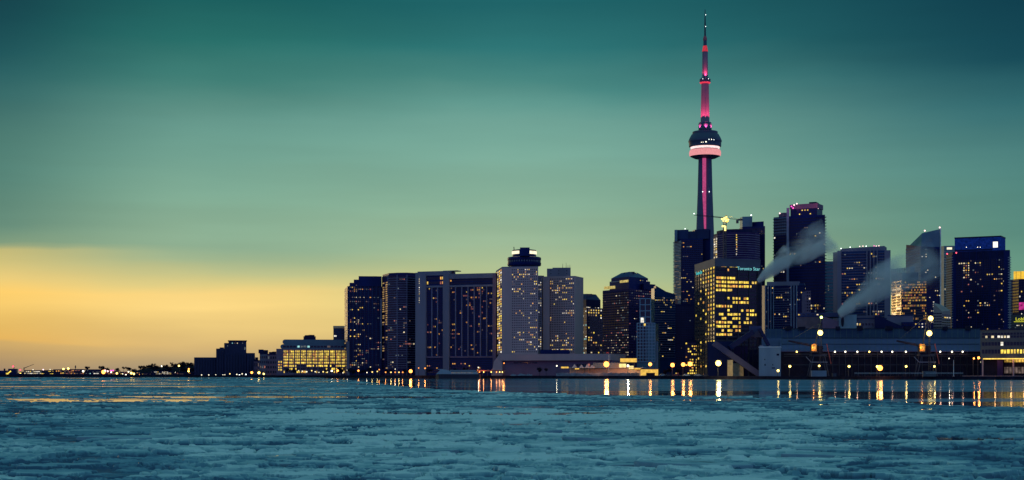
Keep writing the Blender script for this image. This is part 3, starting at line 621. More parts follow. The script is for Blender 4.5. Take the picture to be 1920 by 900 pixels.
T.windows(P(962, Y - .5), P(1012, Y - 6), Z(667.5, Y), Z(664.5, Y), 10, 1, .8, .7, .15, 'warm'); T.windows(P(962, Y + 2), P(1008, Y - 3.6), Z(681.5, Y), Z(678.5, Y), 4, 1, .85, .8, 0)
T.windows(P(1080, Y - 12.5), P(1145, Y - 20.3), Z(699, Y), Z(680, Y), 12, 2, .7, .5, .1, 'dimwarm')
T.part('roof_unit', M_NAVY, facing(1013, 1068, Y + 20, 20), Z(664, Y), Z(655, Y)); T.finish()

# two dark towers with sloped tops
Y = 1380; L, C, R = P(1077, Y + 30), P(1100, Y - 2), P(1138, Y + 18); f = quad(L, C, R); zt = Z(577, Y)
T = Tower('office_tower', 'short tower with hipped dark roof, one dark face and one lilac stone face', 'office tower', mid(f), 41)
T.part('wall', M_LILAC, f, GZ, zt); A, B = L, C; T.part('glass_face', M_NAVY, quad((L[0], L[1] - .5), (C[0], C[1] - .5), (C[0] + 1, C[1] + .5)), GZ, zt + .2)
g = quad(P(1078.5, Y + 28), P(1099, Y + 2), P(1126, Y + 18)); z2 = Z(561, Y); T.part('upper_storeys', M_DARK, g, zt, z2)
q = shrink(g, 4.5); mb = MB(); zz = Z(550, Y); mb.add([(p[0], p[1], z2) for p in g] + [(p[0], p[1], zz) for p in q], [(4, 5, 6, 7)] + [(i, (i + 1) % 4, 4 + (i + 1) % 4, 4 + i) for i in range(4)]); mb.build('hipped_roof', M_NAVY, T.t)
T.part('roof_unit', M_DARK, facing(1091, 1110, Y + 20, 6), zz - .5, Z(548.8, Y))
T.windows((L[0], L[1] - .6), (C[0], C[1] - .6), Z(668, Y), Z(577, Y), 9, 21, .6, .45, .2, 'blue', fn=lambda x, y: .18, run=.5); T.windows(lerp(C, R, .05), R, Z(668, Y), Z(579, Y), 8, 19, .5, .5, .33, 'hotel', fn=lambda x, y: .16 + .4 * (y > .85)); T.windows(g[1], g[2], Z(577.5, Y), Z(575, Y), 10, 1, .6, .8, .5, 'pale', dark=False); T.finish()

Y = 1320; L, C, R = P(1130, Y + 34), P(1179, Y), P(1229, Y + 30); f = quad(L, C, R)
T = Tower('office_tower', 'tall dark office tower with stepped shoulders, gold lit cornice and low pitched crown', 'office tower', mid(f), 42)
T.part('wall', M_PLUM, f, GZ, Z(541, Y)); g = quad(P(1143, Y + 32), P(1179, Y + 3), P(1219, Y + 30)); T.part('upper_storeys', M_NAVY, g, Z(541, Y), Z(524, Y)); g2 = quad(P(1146, Y + 31), P(1180, Y + 5), P(1215, Y + 30))
T.part('crown_wall', M_NAVY, g2, Z(524, Y), Z(518, Y)); q = shrink(g2, 9); mb = MB(); z2, zz = Z(518, Y), Z(507.5, Y); mb.add([(p[0], p[1], z2) for p in g2] + [(p[0], p[1], zz) for p in q], [(4, 5, 6, 7)] + [(i, (i + 1) % 4, 4 + (i + 1) % 4, 4 + i) for i in range(4)]); mb.build('pitched_roof', M_NAVY, T.t)
T.part('roof_unit', M_DARK, facing(1182, 1190, Y + 20, 6), zz - 1, Z(506.6, Y)); T.part('roof_unit', M_DARK, facing(1170, 1175, Y + 20, 6), zz - 2, Z(508, Y)); T.part('shoulder', M_NAVY, quad(P(1196, Y + 26), P(1207, Y + 14), P(1229, Y + 28)), Z(541, Y), Z(530, Y))
GOLD = glow('lit_cornice', (.95, .74, .24), .62, .5)
def on_face(A, B, t0, t1, out, th): p, q_ = lerp(A, B, t0), lerp(A, B, t1); L_ = math.dist(A, B); n = ((B[1] - A[1]) / L_, -(B[0] - A[0]) / L_); return [(p[0] + n[0] * out, p[1] + n[1] * out), (q_[0] + n[0] * out, q_[1] + n[1] * out), (q_[0] + n[0] * (out - th), q_[1] + n[1] * (out - th)), (p[0] + n[0] * (out - th), p[1] + n[1] * (out - th))]
T.part('lit_cornice', GOLD, on_face(L, C, .06, .48, 0.2, .4), Z(539, Y), Z(533.5, Y)); T.part('lit_cornice', GOLD, on_face(g[0], g[1], .55, .98, .3, .4), Z(528.5, Y), Z(524, Y)); T.part('lit_cornice', M_TRIM, on_face(g[0], g[1], .05, .55, .3, .4), Z(526, Y), Z(524.5, Y))
T.windows(L, C, Z(672, Y), Z(546, Y), 16, 27, .5, .40, .2, 'dimwarm', fn=lambda x, y: (.05 if x < .5 and y > .3 else .30) * (1.2 if y < .5 else .8), run=.3); T.windows(C, R, Z(672, Y), Z(542, Y), 12, 27, .55, .42, .25, 'dimwarm', fn=lambda x, y: .4 if y > .85 else .10)
T.bands(L, C, Z(672, Y), Z(543, Y), 27, .4, .25, M_DARK); T.bands(C, R, Z(672, Y), Z(543, Y), 27, .4, .25, M_DARK); T.windows(lerp(g2[1], g2[2], .3), g2[2], Z(535, Y), Z(520, Y), 6, 2, .5, .3, .4, 'pale', dark=False); T.finish()

# glass condominium with pale lattice front
Y = 1180; a, c = P(1197, Y), P(1227, Y - 3); f = rect(a, c, 22); T = Tower('glass_tower', 'slim glass tower whose front is a pale grid of frames', 'tower', mid(f), 43)
T.part('wall', M_TEALG, rect(P(1200, Y), P(1220, Y - 2), 20), GZ, Z(560, Y)); T.part('wall', M_TEALG, f, GZ, Z(606, Y)); T.part('wall', M_TEALG, rect(P(1194, Y + 1), P(1234, Y - 2), 18), GZ, Z(640, Y))
def lattice(p0, p1, pyb, pyt, nc, nr, Yf):
    mb = MB(); A, B = P(p0, Yf), P(p1, Yf - 2.5); an = math.atan2(B[1] - A[1], B[0] - A[0]); L_ = math.dist(A, B)
    for i in range(nc + 1): q = lerp(A, B, i / nc); mb.box((q[0], q[1] - .5, (Z(pyb, Y) + Z(pyt, Y)) / 2), (.55, .5, Z(pyt, Y) - Z(pyb, Y)), an)
    for j in range(nr + 1): q = lerp(A, B, .5); mb.box((q[0], q[1] - .45, Z(pyb + (pyt - pyb) * j / nr, Y)), (L_, .45, .5), an)
    mb.build('lattice_frame', material('pale_lattice', (.24, .36, .46), .5, 0, .15), T.t); T.windows((A[0], A[1] - .1), (B[0], B[1] - .1), Z(pyb, Y), Z(pyt, Y), nc, nr, .78, .78, .05, 'pale')
lattice(1200, 1220, 606, 560, 2, 4, Y); lattice(1194.5, 1228, 678, 606, 6, 12, Y); T.finish()

Y = 1250; L, C, R = P(1221, Y + 12), P(1227, Y), P(1266, Y + 6); f = quad(L, C, R); T = Tower('apartment_tower', 'dark teal apartment tower with sloping roofline beside the pale lattice tower', 'tower', mid(f), 44)
T.part('wall', M_TEALG if 0 else M_NAVY2, f, GZ, [Z(540, Y), Z(540, Y), Z(551, Y), Z(551, Y)]); T.part('roof_slab', M_NAVY2, quad(P(1226, Y + 10), P(1230, Y + 4), P(1248, Y + 8)), Z(546, Y), [Z(536, Y), Z(535, Y), Z(545, Y), Z(545, Y)])
T.windows(lerp(C, R, .04), lerp(C, R, .96), Z(670, Y), Z(556, Y), 14, 26, .7, .45, .07, 'hotel', fn=lambda x, y: .5 if .93 < y < .98 else .04, run=.3); T.bands(C, R, Z(672, Y), Z(556, Y), 26, .4, .3, M_TRIMD); T.finish()

# ---------------------------------------------------------------- buildings: downtown
Y = 1560; L, C, R = P(1264, Y + 14), P(1276.5, Y), P(1318, Y - 6); f = quad(L, C, R)
T = Tower('condominium_tower', 'dark condominium tower with pale stacked balconies down one side, before the needle tower', 'tower', mid(f), 51)
T.part('wall', M_NAVY, f, GZ, Z(448, Y)); g = quad(P(1264.5, Y + 14), P(1269, Y + 6), P(1291, Y + 2)); T.part('upper_storeys', M_NAVY2, g, Z(448, Y), Z(430, Y)); T.part('teal_corner', M_TEALG, quad(P(1264.3, Y + 12), P(1264.8, Y + 4), P(1270, Y + 2)), Z(452, Y), Z(430.3, Y)); T.part('upper_storeys', M_NAVY2, quad(P(1286, Y + 16), P(1291, Y + 4), P(1306, Y + 2)), Z(448, Y), Z(433, Y)); T.part('upper_storeys', M_NAVY2, quad(P(1298, Y + 14), P(1303, Y + 3), P(1330, Y - 4)), Z(448, Y), Z(430, Y))
T.part('side_wall', M_NAVY, quad(P(1310, Y + 20), P(1316, Y + 3), P(1332, Y)), GZ, Z(430.5, Y))
mb = MB(); bm = material('pale_balcony_slab', (.42, .42, .40), .7, 0, .2)
for j in range(40):
    z = Z(560 - j * 2.75, Y); mb.prism([(L[0] - 1.2, L[1] - .6), (C[0] - .2, C[1] - 2.0), (C[0] + .4, C[1] - .4), (L[0] + .2, L[1])], z - .2, z + .55)
for j in range(8): mb.prism(quad(P(1271, Y + 2), P(1276.5, Y - 3), P(1277, Y - 2)), Z(560 + j * 2.7, Y) - .1, Z(560 + j * 2.7, Y) + .5)
mb.build('balcony_railing', bm, T.t)
T.windows(L, C, Z(562, Y), Z(451, Y), 4, 40, .8, .5, .25, 'gold', fn=lambda x, y: .55 - .45 * y); T.windows(C, R, Z(690, Y), Z(450, Y), 12, 66, .7, .5, .05, 'std', fn=lambda x, y: .09 if y > .3 else .13, run=.35)
T.bands(C, R, Z(690, Y), Z(449, Y), 66, .3, .25, M_NAVY2); T.beacon(1284.5, 429, Y + 8, 'W', .5); T.finish()

# low pieces between the towers
low_block('apartment_block', 'dark block with few warm windows at the foot of the pale-balconied condominium tower', 'apartment block', 1263, 1302, 572, 1330, 30, M_DARK, 12, 30, .035, 'std', 52, fw=.6, fh=.45)
low_block('office_building', 'small dark office with bright yellow floors beside the orange quay lamps', 'office building', 1285, 1308, 640, 1215, 20, M_PLUM, 6, 12, .28, 'office', 53, fw=.85, fh=.5)

# the needle tower
Y = 2300; k = Y / F; ax, ay = X(1322, Y), Y
T = Tower('observation_tower', 'very tall concrete needle tower with round pod and pink lights above the skyline', 'tower', (ax, ay), 61)
M_SHAFT = material('tower_concrete', (.12, .125, .19), .8, 0, .10, .02, .2, stretch=(1, 1, .1))
prof = [(700, 27), (600, 21), (520, 18), (430, 15.6), (360, 13.2), (300, 11.8), (297, 11.6)]
vs, fs = [], []; n = 12
for i, (py, r) in enumerate(prof):
    for j in range(n):
        an = math.radians(-90 + 30 * j); q = (0.62, .78, 1.0, .78)[j % 4] if 0 else (1.0 if j % 4 in (1, 3) and False else 1)
        # three legs pointing away from and to both sides of the groove that faces the harbour
        leg = max(math.cos(math.radians(-90 + 30 * j) - math.radians(w)) for w in (-30, 90, 210)); rr = r * k * (1.06 if leg > .99 else .98 if leg > .86 else .60 + .03 * leg)
        vs.append((ax + rr * math.cos(an) * 1.08, ay + rr * math.sin(an), Z(py, Y)))
    if i: fs += [((i - 1) * n + j, (i - 1) * n + (j + 1) % n, i * n + (j + 1) % n, i * n + j) for j in range(n)]
MB().add(vs, fs).build('shaft', M_SHAFT, T.t)
PINK = glow('pink_lift_glass', (.62, .085, .26), .78, .25)
MB().prism([(ax - 6.2 * k, ay - 11.0 * k), (ax + .6 * k, ay - 11.0 * k), (ax + .6 * k, ay - 5 * k), (ax - 6.2 * k, ay - 5 * k)], Z(430, Y), Z(298, Y)).build('lit_elevator_shaft', PINK, T.t)
def ring(name, prof, mat, n=48, **kw): return MB().lathe((ax, ay), [(r * k, Z(py, Y)) for r, py in prof], n).build(name, mat, T.t, smooth=True, **kw)
M_POD = material('pod_dark_metal', (.045, .065, .11), .5, .1, .2, .05)
ring('pod_underside', [(11.6, 298), (20, 297), (28, 293.2)], M_POD)
ring('radome', [(28, 293.2), (29.4, 291.5), (29.8, 288), (29.4, 284.5), (28, 281.6)], glow('lit_radome', (1, .38, .40), .85, .18))
ring('pod_deck', [(27, 281.6), (26.0, 280.2)], M_POD)
ring('light_ring', [(26.2, 280.2), (27.4, 276.2)], glow('bright_light_ring', (1, .70, .68), 1.35, .3))
po = ring('pod', [(28.4, 276.2), (30, 275), (30.2, 268), (31, 266.5), (31.4, 265), (29, 259), (25.5, 252.5)], M_POD)
mb = MB(); rr = random.Random(4)
ring('pod_upper', [(23.6, 252.5), (23.6, 247.6), (22.8, 247)], M_POD)
def pod_light(deg, py, r, key, s): an = math.radians(deg); MB().ball((ax + r * k * math.cos(an), ay + r * k * math.sin(an), Z(py, Y)), s, 8, 5).build('pod_light', BULB[key], po)
for deg, py, r, key, s in ((-94, 270.5, 30.6, 'w', .8), (-84, 266, 31.5, 'W', .6), (-75, 266, 31.5, 'w', .6), (-66, 266.5, 31.5, 'W', .5), (-110, 271, 30.6, 'w', .45), (-104, 271, 30.6, 'w', .45)): pod_light(deg, py, r, key, s)
ring('neck', [(10.5, 247), (10.5, 244), (12.3, 243.5), (12.3, 232.5), (11.5, 231.5), (11.5, 230)], M_POD)
M_MAST = material('mast_concrete', (.22, .17, .22), .7, 0, .12, .05, .3)
ring('upper_mast', [(8.3, 230), (7.9, 205), (7.4, 180), (7.0, 156)], M_MAST, 12)
ring('mast_ring', [(7.2, 156), (10.2, 154.5), (10.4, 149), (8.5, 147.5), (6.0, 145)], M_POD)
ring('ring_light', [(8.2, 157), (9.9, 155.6), (9.9, 154.6)], glow('red_ring_light', (.95, .05, .10), .9))
ring('steel_mast', [(5.4, 145), (5.2, 97)], M_MAST, 10); ring('mast_cone', [(5.6, 97), (5.4, 95.5), (3.6, 86)], glow('red_lit_cone', (.9, .06, .10), .62, .3), 10); ring('steel_mast', [(3.3, 86), (3.2, 76)], M_POD, 10)
ring('mast_cap', [(3.6, 76), (3.8, 73), (2.6, 68)], material('red_mast_cap', (.5, .08, .10), .5), 10)
ring('antenna', [(1.7, 68), (1.5, 45), (.9, 30), (.6, 18)], M_STEEL, 8)
ring('equipment_box', [(4.6, 233), (4.6, 226)], M_POD, 6)
for deg in (-115, -65): pod_light(deg, 361, 14.6, 'W', .7)
for py in (28, 50): pod_light(-60, py, 1.8, 'W', .55)
for deg in (-120, -60): pod_light(deg, 149.5, 10.6, 'W', .5)
def mast_spot(r, py, pyt, power, deg):
    an = math.radians(deg); d = bpy.data.lights.new('mast_floodlight', 'SPOT'); d.energy = power; d.color = (1, .075, .20); d.spot_size = math.radians(46); d.spot_blend = .7; d.shadow_soft_size = .5
    o = bpy.data.objects.new('mast_floodlight', d); COL.objects.link(o); o.parent = T.t; p = (ax + r * k * math.cos(an), ay + r * k * math.sin(an), Z(py, Y)); o.location = [p[i] - BASE[T.t.name][i] for i in range(3)]
    import mathutils
    o.rotation_euler = mathutils.Vector((ax - p[0], ay - p[1], Z(pyt, Y) - p[2])).to_track_quat('-Z', 'Y').to_euler()
for i in range(6):
    mast_spot(17, 246, 196, 330000, 60 * i + 30)
    if i % 2 == 0: mast_spot(9.5, 147, 126, 52000, 60 * i + 30)
T.finish()

# round-fronted tower under construction with crane behind
Y = 1480; arcp = [P(1338, Y + 16), P(1345, Y + 4), P(1360, Y - 8), P(1380, Y - 12), P(1400, Y - 11), P(1416, Y - 4), P(1425, Y + 6)]
f = arcp + [P(1424, Y + 50), P(1345, Y + 50)]; T = Tower('round_tower', 'dark round-fronted tower with thin floor lines next to the crane', 'tower', mid(f), 62)
T.part('wall', M_PLUM, f, GZ, Z(437, Y)); T.part('roof_slab', M_DARK, shrink(f, 3), Z(437, Y), Z(431, Y))
mb = MB()
for j in range(14): mb.prism(arcp + [(p[0], p[1] + .8) for p in arcp[::-1]], Z(496 - j * 4.2, Y) - .25, Z(496 - j * 4.2, Y) + .25)
for p in list(mb.v): pass
o = mb.build('floor_trim', M_TRIMD, T.t); o.location.y -= .9
T.windows(arcp[0], arcp[1], Z(488, Y), Z(444, Y), 2, 9, .7, .7, .85, 'pale', dark=False); T.windows(P(1379, Y - 12), P(1383, Y - 11.8), Z(481, Y), Z(440, Y), 1, 9, .6, .55, 1, 'hotel'); T.windows(arcp[4], arcp[6], Z(495, Y), Z(436, Y), 6, 12, .6, .5, .05, 'std'); T.windows(arcp[2], arcp[4], Z(495, Y), Z(436, Y), 10, 12, .6, .5, .015, 'std')
T.finish()
Y = 1520; L, C, R = P(1386, Y + 20), P(1392, Y), P(1434.5, Y - 8); f = quad(L, C, R); T = Tower('office_tower', 'plain dark tower with teal block top behind the round-fronted tower', 'office tower', mid(f), 63)
T.part('wall', M_NAVY, quad(P(1386, Y + 20), P(1392, Y + 1), P(1434.5, Y - 7)), GZ, Z(425, Y)); T.part('upper_storeys', M_NAVY, quad(P(1400, Y + 20), P(1412, Y + 6), P(1432, Y)), Z(425, Y), Z(415, Y)); T.part('teal_block', M_TEALG, quad(P(1387, Y + 16), P(1392, Y + 4), P(1410.5, Y + 1)), Z(430, Y), Z(405.5, Y))
T.windows(lerp(C, R, .72), lerp(C, R, 1), Z(690, Y), Z(428, Y), 5, 60, .5, .4, .05, 'std'); T.windows(lerp(C, R, .05), lerp(C, R, .7), Z(690, Y), Z(428, Y), 10, 60, .6, .45, .02, 'std'); T.beacon(1408.5, 403.5, Y + 6, 'W', .7); T.part('roof_unit', M_DARK, facing(1374, 1386, Y + 8, 12), Z(437, Y), Z(428, Y)); T.finish()

# tower crane
Y = 1440; c = P(1359, Y); z0, zj = Z(436, Y), Z(411.5, Y)
cr = thing('tower_crane', 'yellow-lit tower crane with long dark jib over the round-fronted tower', 'crane', (c[0], c[1], z0 - 30))
CRY = material('crane_yellow_paint', (.75, .52, .08), .5); mb = MB(); q = 1.2
def lattice_mast(mb, x, y, za, zb, w, r=.22):
    n = max(1, int((zb - za) / (2 * w)))
    for sx in (-w, w):
        for sy in (-w, w): mb.tube((x + sx, y + sy, za), (x + sx, y + sy, zb), r, n=4)
    for i in range(n):
        u, v = za + (zb - za) * i / n, za + (zb - za) * (i + 1) / n
        for sy in (-w, w): mb.tube((x - w, y + sy, u), (x + w, y + sy, v), r * .7, n=4); mb.tube((x + w, y + sy, u), (x - w, y + sy, v), r * .7, n=4)
lattice_mast(mb, c[0], c[1], z0 - 30, zj - 1, 1.3, .3); mb.build('mast', M_STEEL, cr)
mb = MB(); jl, jr = X(1301.5, Y), X(1390, Y)
for sy in (-.7, .7): mb.tube((jl, Y + sy, Z(403.5, Y)), (jr, Y + sy, Z(412, Y)), .22, n=4)
mb.tube((jl + 2, Y, Z(402, Y)), (c[0] - 1, Y, Z(407.5, Y)), .2, n=4)
for i in range(26):
    u = i / 26; v = (i + 1) / 26; xa, xb = jl + 2 + (c[0] - jl - 3) * u, jl + 2 + (c[0] - jl - 3) * v
    lo = lambda x: Z(403.5 + 8.5 * (x - jl) / (jr - jl), Y); hi = lambda x: Z(402 + 5.5 * (x - jl - 2) / (c[0] - jl - 3), Y); mb.tube((xa, Y - .7, lo(xa)), ((xa + xb) / 2, Y, hi((xa + xb) / 2)), .1, n=4); mb.tube(((xa + xb) / 2, Y, hi((xa + xb) / 2)), (xb, Y + .7, lo(xb)), .1, n=4)
mb.build('jib', M_STEEL, cr); MB().box((X(1382.5, Y), Y, Z(415.5, Y)), (2.2, 2, 3.2)).build('counterweight', M_STEEL, cr); MB().box((X(1388, Y), Y, Z(412, Y)), (4, 2.2, 1.6)).build('counterweight', M_STEEL, cr)
mb = MB(); mb.tube((c[0] - 1, Y, zj), (c[0] + 1.2, Y, Z(403.5, Y)), .35, n=4); mb.tube((c[0] + 2.5, Y, zj), (c[0] + 1.2, Y, Z(403.5, Y)), .35, n=4); mb.tube((c[0] + 1.2, Y, Z(403.8, Y)), (X(1385, Y), Y, Z(411, Y)), .1, n=4); mb.build('apex_frame', CRY, cr)
MB().box((c[0] + 1.9, Y - 1.8, zj - 1.6), (1.9, 1.8, 2.2)).build('cab', CRY, cr)
LOADL = glow('crane_floodlight_glow', (1, .78, .22), 2.2, .1)
for dx_, dz_, s in ((-.6, .6, 1.35), (1.2, 2.0, .9), (-3.0, .2, .9), (2.9, -.4, .9), (.4, -1.8, .8), (-1.9, -1.6, .7)): MB().ball((c[0] + dx_, Y - 2.4, zj + dz_), s, 10, 6).build('floodlight', LOADL, cr)
MB().box((c[0] - 1.5, Y - 2.0, Z(424.5, Y)), (3.2, .6, 1.6)).build('lit_climbing_frame', LOADL, cr); MB().box((c[0] + .1, Y - 2.0, Z(428.5, Y)), (1.6, .6, 4.6)).build('lit_climbing_frame', LOADL, cr)  # frame is no lamp: its floodlit look is given by a glowing material
MB().ball((X(1301.5, Y), Y, Z(400.5, Y)), .55, 8, 5).build('beacon', BULB['W'], cr)
point_light('crane_light', (c[0], Y - 3.5, zj), (1, .75, .25), 12000, .8, cr)

# newspaper office with yellow floors
Y = 1150; L, C, R = P(1303, Y + 70), P(1341, Y), P(1425.5, Y + 16); f = quad(L, C, R); zt = Z(487, Y)
T = Tower('newspaper_office', 'broad dark office tower with many bright yellow floors and a lit newspaper sign', 'office tower', mid(f), 64)
M_STAR = material('brown_black_panels', (.035, .026, .045), .55, 0, .2, .1)
T.part('wall', M_STAR, f, GZ, zt); T.part('parapet', material('grey_violet_panels', (.10, .10, .14), .6, 0, .12), shrink(f, -.5), zt + .01, zt + 1.2); mk_ = on_face(C, R, 0, 1, .25, .5); T.part('sign_band', MATS['grey_violet_panels'], mk_, Z(499.5, Y), zt); T.part('sign_band', MATS['grey_violet_panels'], on_face(L, C, 0, 1, .25, .5), Z(499.5, Y), zt)
T.part('plant_room', M_TEALG, rect(P(1366, Y + 25), P(1410, Y + 22), 14), zt, Z(483, Y)); T.part('corner_pier', M_STAR, on_face(C, R, .93, 1.02, 1.2, 2.4), GZ, Z(505, Y))
PANES = ["..##.###.......", "..-.--.....-...", "", "######-........", "############.##", "#############.-", "######.........", "", "....#.###.##...", "......######.-.", "#####-.........", "....#....-.###.",
         ".##.#####.-####", "-.##-.###..#...", "######.--.###..", "#####.###......", "..#.##.##......", "######.........", "..-......##....", "....-..........", "", "..-......"]
def pane_fn(x, y):
    j = len(PANES) - 1 - int(y * (len(PANES) - 1) + .5); i = int(x * 14 + .5); q = PANES[j][i] if i < len(PANES[j]) else '.'
    return 1.0 if q == '#' else .4 if q == '-' else 0
T.windows(lerp(C, R, .01), lerp(C, R, .93), Z(661, Y), Z(494, Y), 15, 22, .93, .56, .5, 'office', fn=pane_fn, run=0)
T.windows(lerp(C, R, .94), lerp(C, R, 1.0), Z(660, Y) - 0, Z(512, Y), 1, 22, .35, .45, .3, 'hotel', dark=False); T.windows(L, C, Z(690, Y), Z(497, Y), 8, 25, .40, .50, .4, 'office', fn=lambda x, y: .08 + .5 * x, run=.1)
T.mullions(L, C, GZ, Z(500, Y), 9, .5, .4, M_STAR, 'pilaster', ends=True); T.mullions(C, R, GZ, Z(500, Y), 5, 1.0, .6, M_STAR, 'pilaster', ends=True); T.finish()
def lettering(txt, name, pos, size, rotz, mat, parent, ext=.12):
    cu = bpy.data.curves.new(name, 'FONT'); cu.body = txt; cu.size = size; cu.extrude = ext; cu.align_x = 'CENTER'; cu.align_y = 'CENTER'; cu.space_character = 1.05
    tmp = bpy.data.objects.new(name, cu); COL.objects.link(tmp); dg = bpy.context.evaluated_depsgraph_get(); me = bpy.data.meshes.new_from_object(tmp.evaluated_get(dg)); bpy.data.objects.remove(tmp)
    me.materials.clear(); me.materials.append(mat); o = bpy.data.objects.new(name, me); COL.objects.link(o); b = wloc(parent); o.parent = parent; o.location = [pos[i] - b[i] for i in range(3)]; o.rotation_euler = (math.pi / 2, 0, rotz); return o
SIGNC = glow('teal_sign_letters', (.25, .80, .85), .75)
def sign_on(A, B, tm, py, txt, size, mat, par, out=.5):
    p = lerp(A, B, tm); L_ = math.dist(A, B); n = ((B[1] - A[1]) / L_, -(B[0] - A[0]) / L_); return lettering(txt, 'sign_lettering', (p[0] + n[0] * out, p[1] + n[1] * out, Z(py, Y)), size, math.atan2(B[1] - A[1], B[0] - A[0]), mat, par)
sign_on(C, R, .73, 502.2, 'Toronto Star', 3.6, SIGNC, T.t); sign_on(L, C, .24, 503, 'Toronto Star', 3.9, glow('teal_sign_letters_dim', (.10, .70, .72), .6), T.t)

# towers to the right of the newspaper office
Y = 1290; L, C, R = P(1428, Y + 10), P(1434, Y), P(1509, Y - 8); f = quad(L, C, R); T = Tower('apartment_tower', 'mid-height navy tower with pale vertical ribs below the steam plume', 'tower', mid(f), 65)
T.part('wall', M_NAVY, f, GZ, Z(535, Y)); T.part('roof_slab', M_CONC2, on_face(C, R, .05, .86, .4, 12), Z(536, Y), Z(528.5, Y)); T.part('roof_slab', M_NAVY2, on_face(C, R, .86, .99, .4, 12), Z(536, Y), Z(532, Y))
T.mullions(lerp(C, R, .02), lerp(C, R, .22), GZ, Z(536, Y), 4, .7, .8, M_TRIM, 'rib', ends=True); T.mullions(lerp(C, R, .66), lerp(C, R, .8), GZ, Z(536, Y), 3, .9, .8, M_TRIM, 'rib', ends=True); T.part('corner_pier', M_LILAC, on_face(C, R, .93, 1.02, .9, 2), GZ, Z(548, Y)); T.bands(lerp(C, R, .2), lerp(C, R, .66), Z(690, Y), Z(540, Y), 34, .3, .3, M_TRIMD)
T.windows(C, R, Z(690, Y), Z(538, Y), 18, 34, .6, .5, .05, 'std', fn=lambda x, y: .25 if .8 < x < .95 and .9 < y < .96 else .075, run=.2); T.finish()

Y = 1560; L, C, R = P(1450.5, Y + 12), P(1476, Y), P(1547, Y - 16); f = quad(L, C, R); T = Tower('condominium_tower', 'tallest condominium tower, dark with ragged balcony edges and pink crown lights', 'tower', mid(f), 66)
T.part('wall', M_NAVY, f, GZ, Z(405.5, Y)); T.part('glass_face', M_TEALG, on_face(L, C, .0, 1, .1, .3), Z(440, Y), Z(407, Y)); g = rect(P(1482, Y + 2), P(1532, Y - 10), 22); T.part('upper_storeys', M_NAVY, g, Z(405.5, Y), Z(392, Y)); T.part('crown', M_LILAC, shrink(g, -.8), Z(392, Y), [Z(383.5, Y), Z(383, Y), Z(383, Y), Z(384, Y)])
T.part('plant_room', M_DARK, rect(P(1517, Y), P(1530, Y - 3), 12), Z(383, Y), Z(379, Y)); T.part('tall_pier', M_TRIM, on_face(C, R, -.01, .05, 1.2, 2.4), GZ, Z(390, Y)); T.part('roof_slab', M_LILAC, quad(P(1460, Y + 10), P(1468, Y + 4), P(1478, Y + 3)), Z(405.5, Y), Z(398, Y))
mb = MB()
for j in range(52):
    z = Z(690 - j * 5.5, Y); D = rect(P(1449, Y + 10), P(1476, Y - 1.2), 3); mb.prism(D, z - .25, z + .25); E = P(1549.2, Y - 13); mb.prism([P(1530, Y - 13), (E[0], E[1] - 1.5), (E[0], E[1] + 10), P(1540, Y)], z - .25, z + .25)
mb.build('balcony_railing', M_DARK, T.t); T.bands(C, R, Z(690, Y), Z(408, Y), 52, .3, .3, M_DARK)
T.windows(C, R, Z(690, Y), Z(409, Y), 18, 52, .66, .5, .05, 'std', fn=lambda x, y: .17 if y < .42 else .035, run=.35); T.windows(g[0], g[1], Z(404, Y), Z(393, Y), 10, 3, .6, .5, .2, 'office', fn=lambda x, y: .3 if x > .4 else .05); T.windows(L, C, Z(690, Y), Z(409, Y), 6, 52, .6, .5, .03, 'pale')
for px, py, kk in ((1462, 400, 'P'), (1484, 387, 'm'), (1489, 384.5, 'P'), (1494, 382, 'P'), (1487, 390, 'm'), (1531, 383, 'P'), (1533.5, 390.5, 'P'), (1528, 384.5, 'm')): T.beacon(px, py, Y - 6, kk, .75)
point_light('crown_light', (X(1484, Y - 8), Y - 10, Z(388, Y)), (1, .2, .5), 1500, .5, T.t); point_light('crown_light', (X(1530, Y - 16), Y - 20, Z(388, Y)), (1, .2, .4), 1500, .5, T.t); T.finish()

low_block('apartment_block', 'narrow block with a few white windows squeezed under the tallest condominium tower', 'apartment block', 1500, 1520, 545, 1420, 20, M_LILAC, 5, 28, .12, 'pale', 67)
Y = 1620; f = facing(1546, 1567, Y, 25); T = Tower('office_tower', 'slim grey-blue tower between the tallest condominium and the wide ribbed one', 'office tower', mid(f), 68)
T.part('wall', M_TEALG, f, GZ, Z(490, Y)); T.bands(f[0], f[1], Z(690, Y), Z(494, Y), 30, 1.2, .3, M_CONC2, 'spandrel_trim'); MB().box((X(1556, Y), Y + 6, Z(486, Y)), (10, .2, .3)).build('roof_railing', M_STEEL, T.t)
T.windows(f[0], f[1], Z(690, Y), Z(494, Y), 7, 30, .6, .4, .03, 'pale'); T.finish()

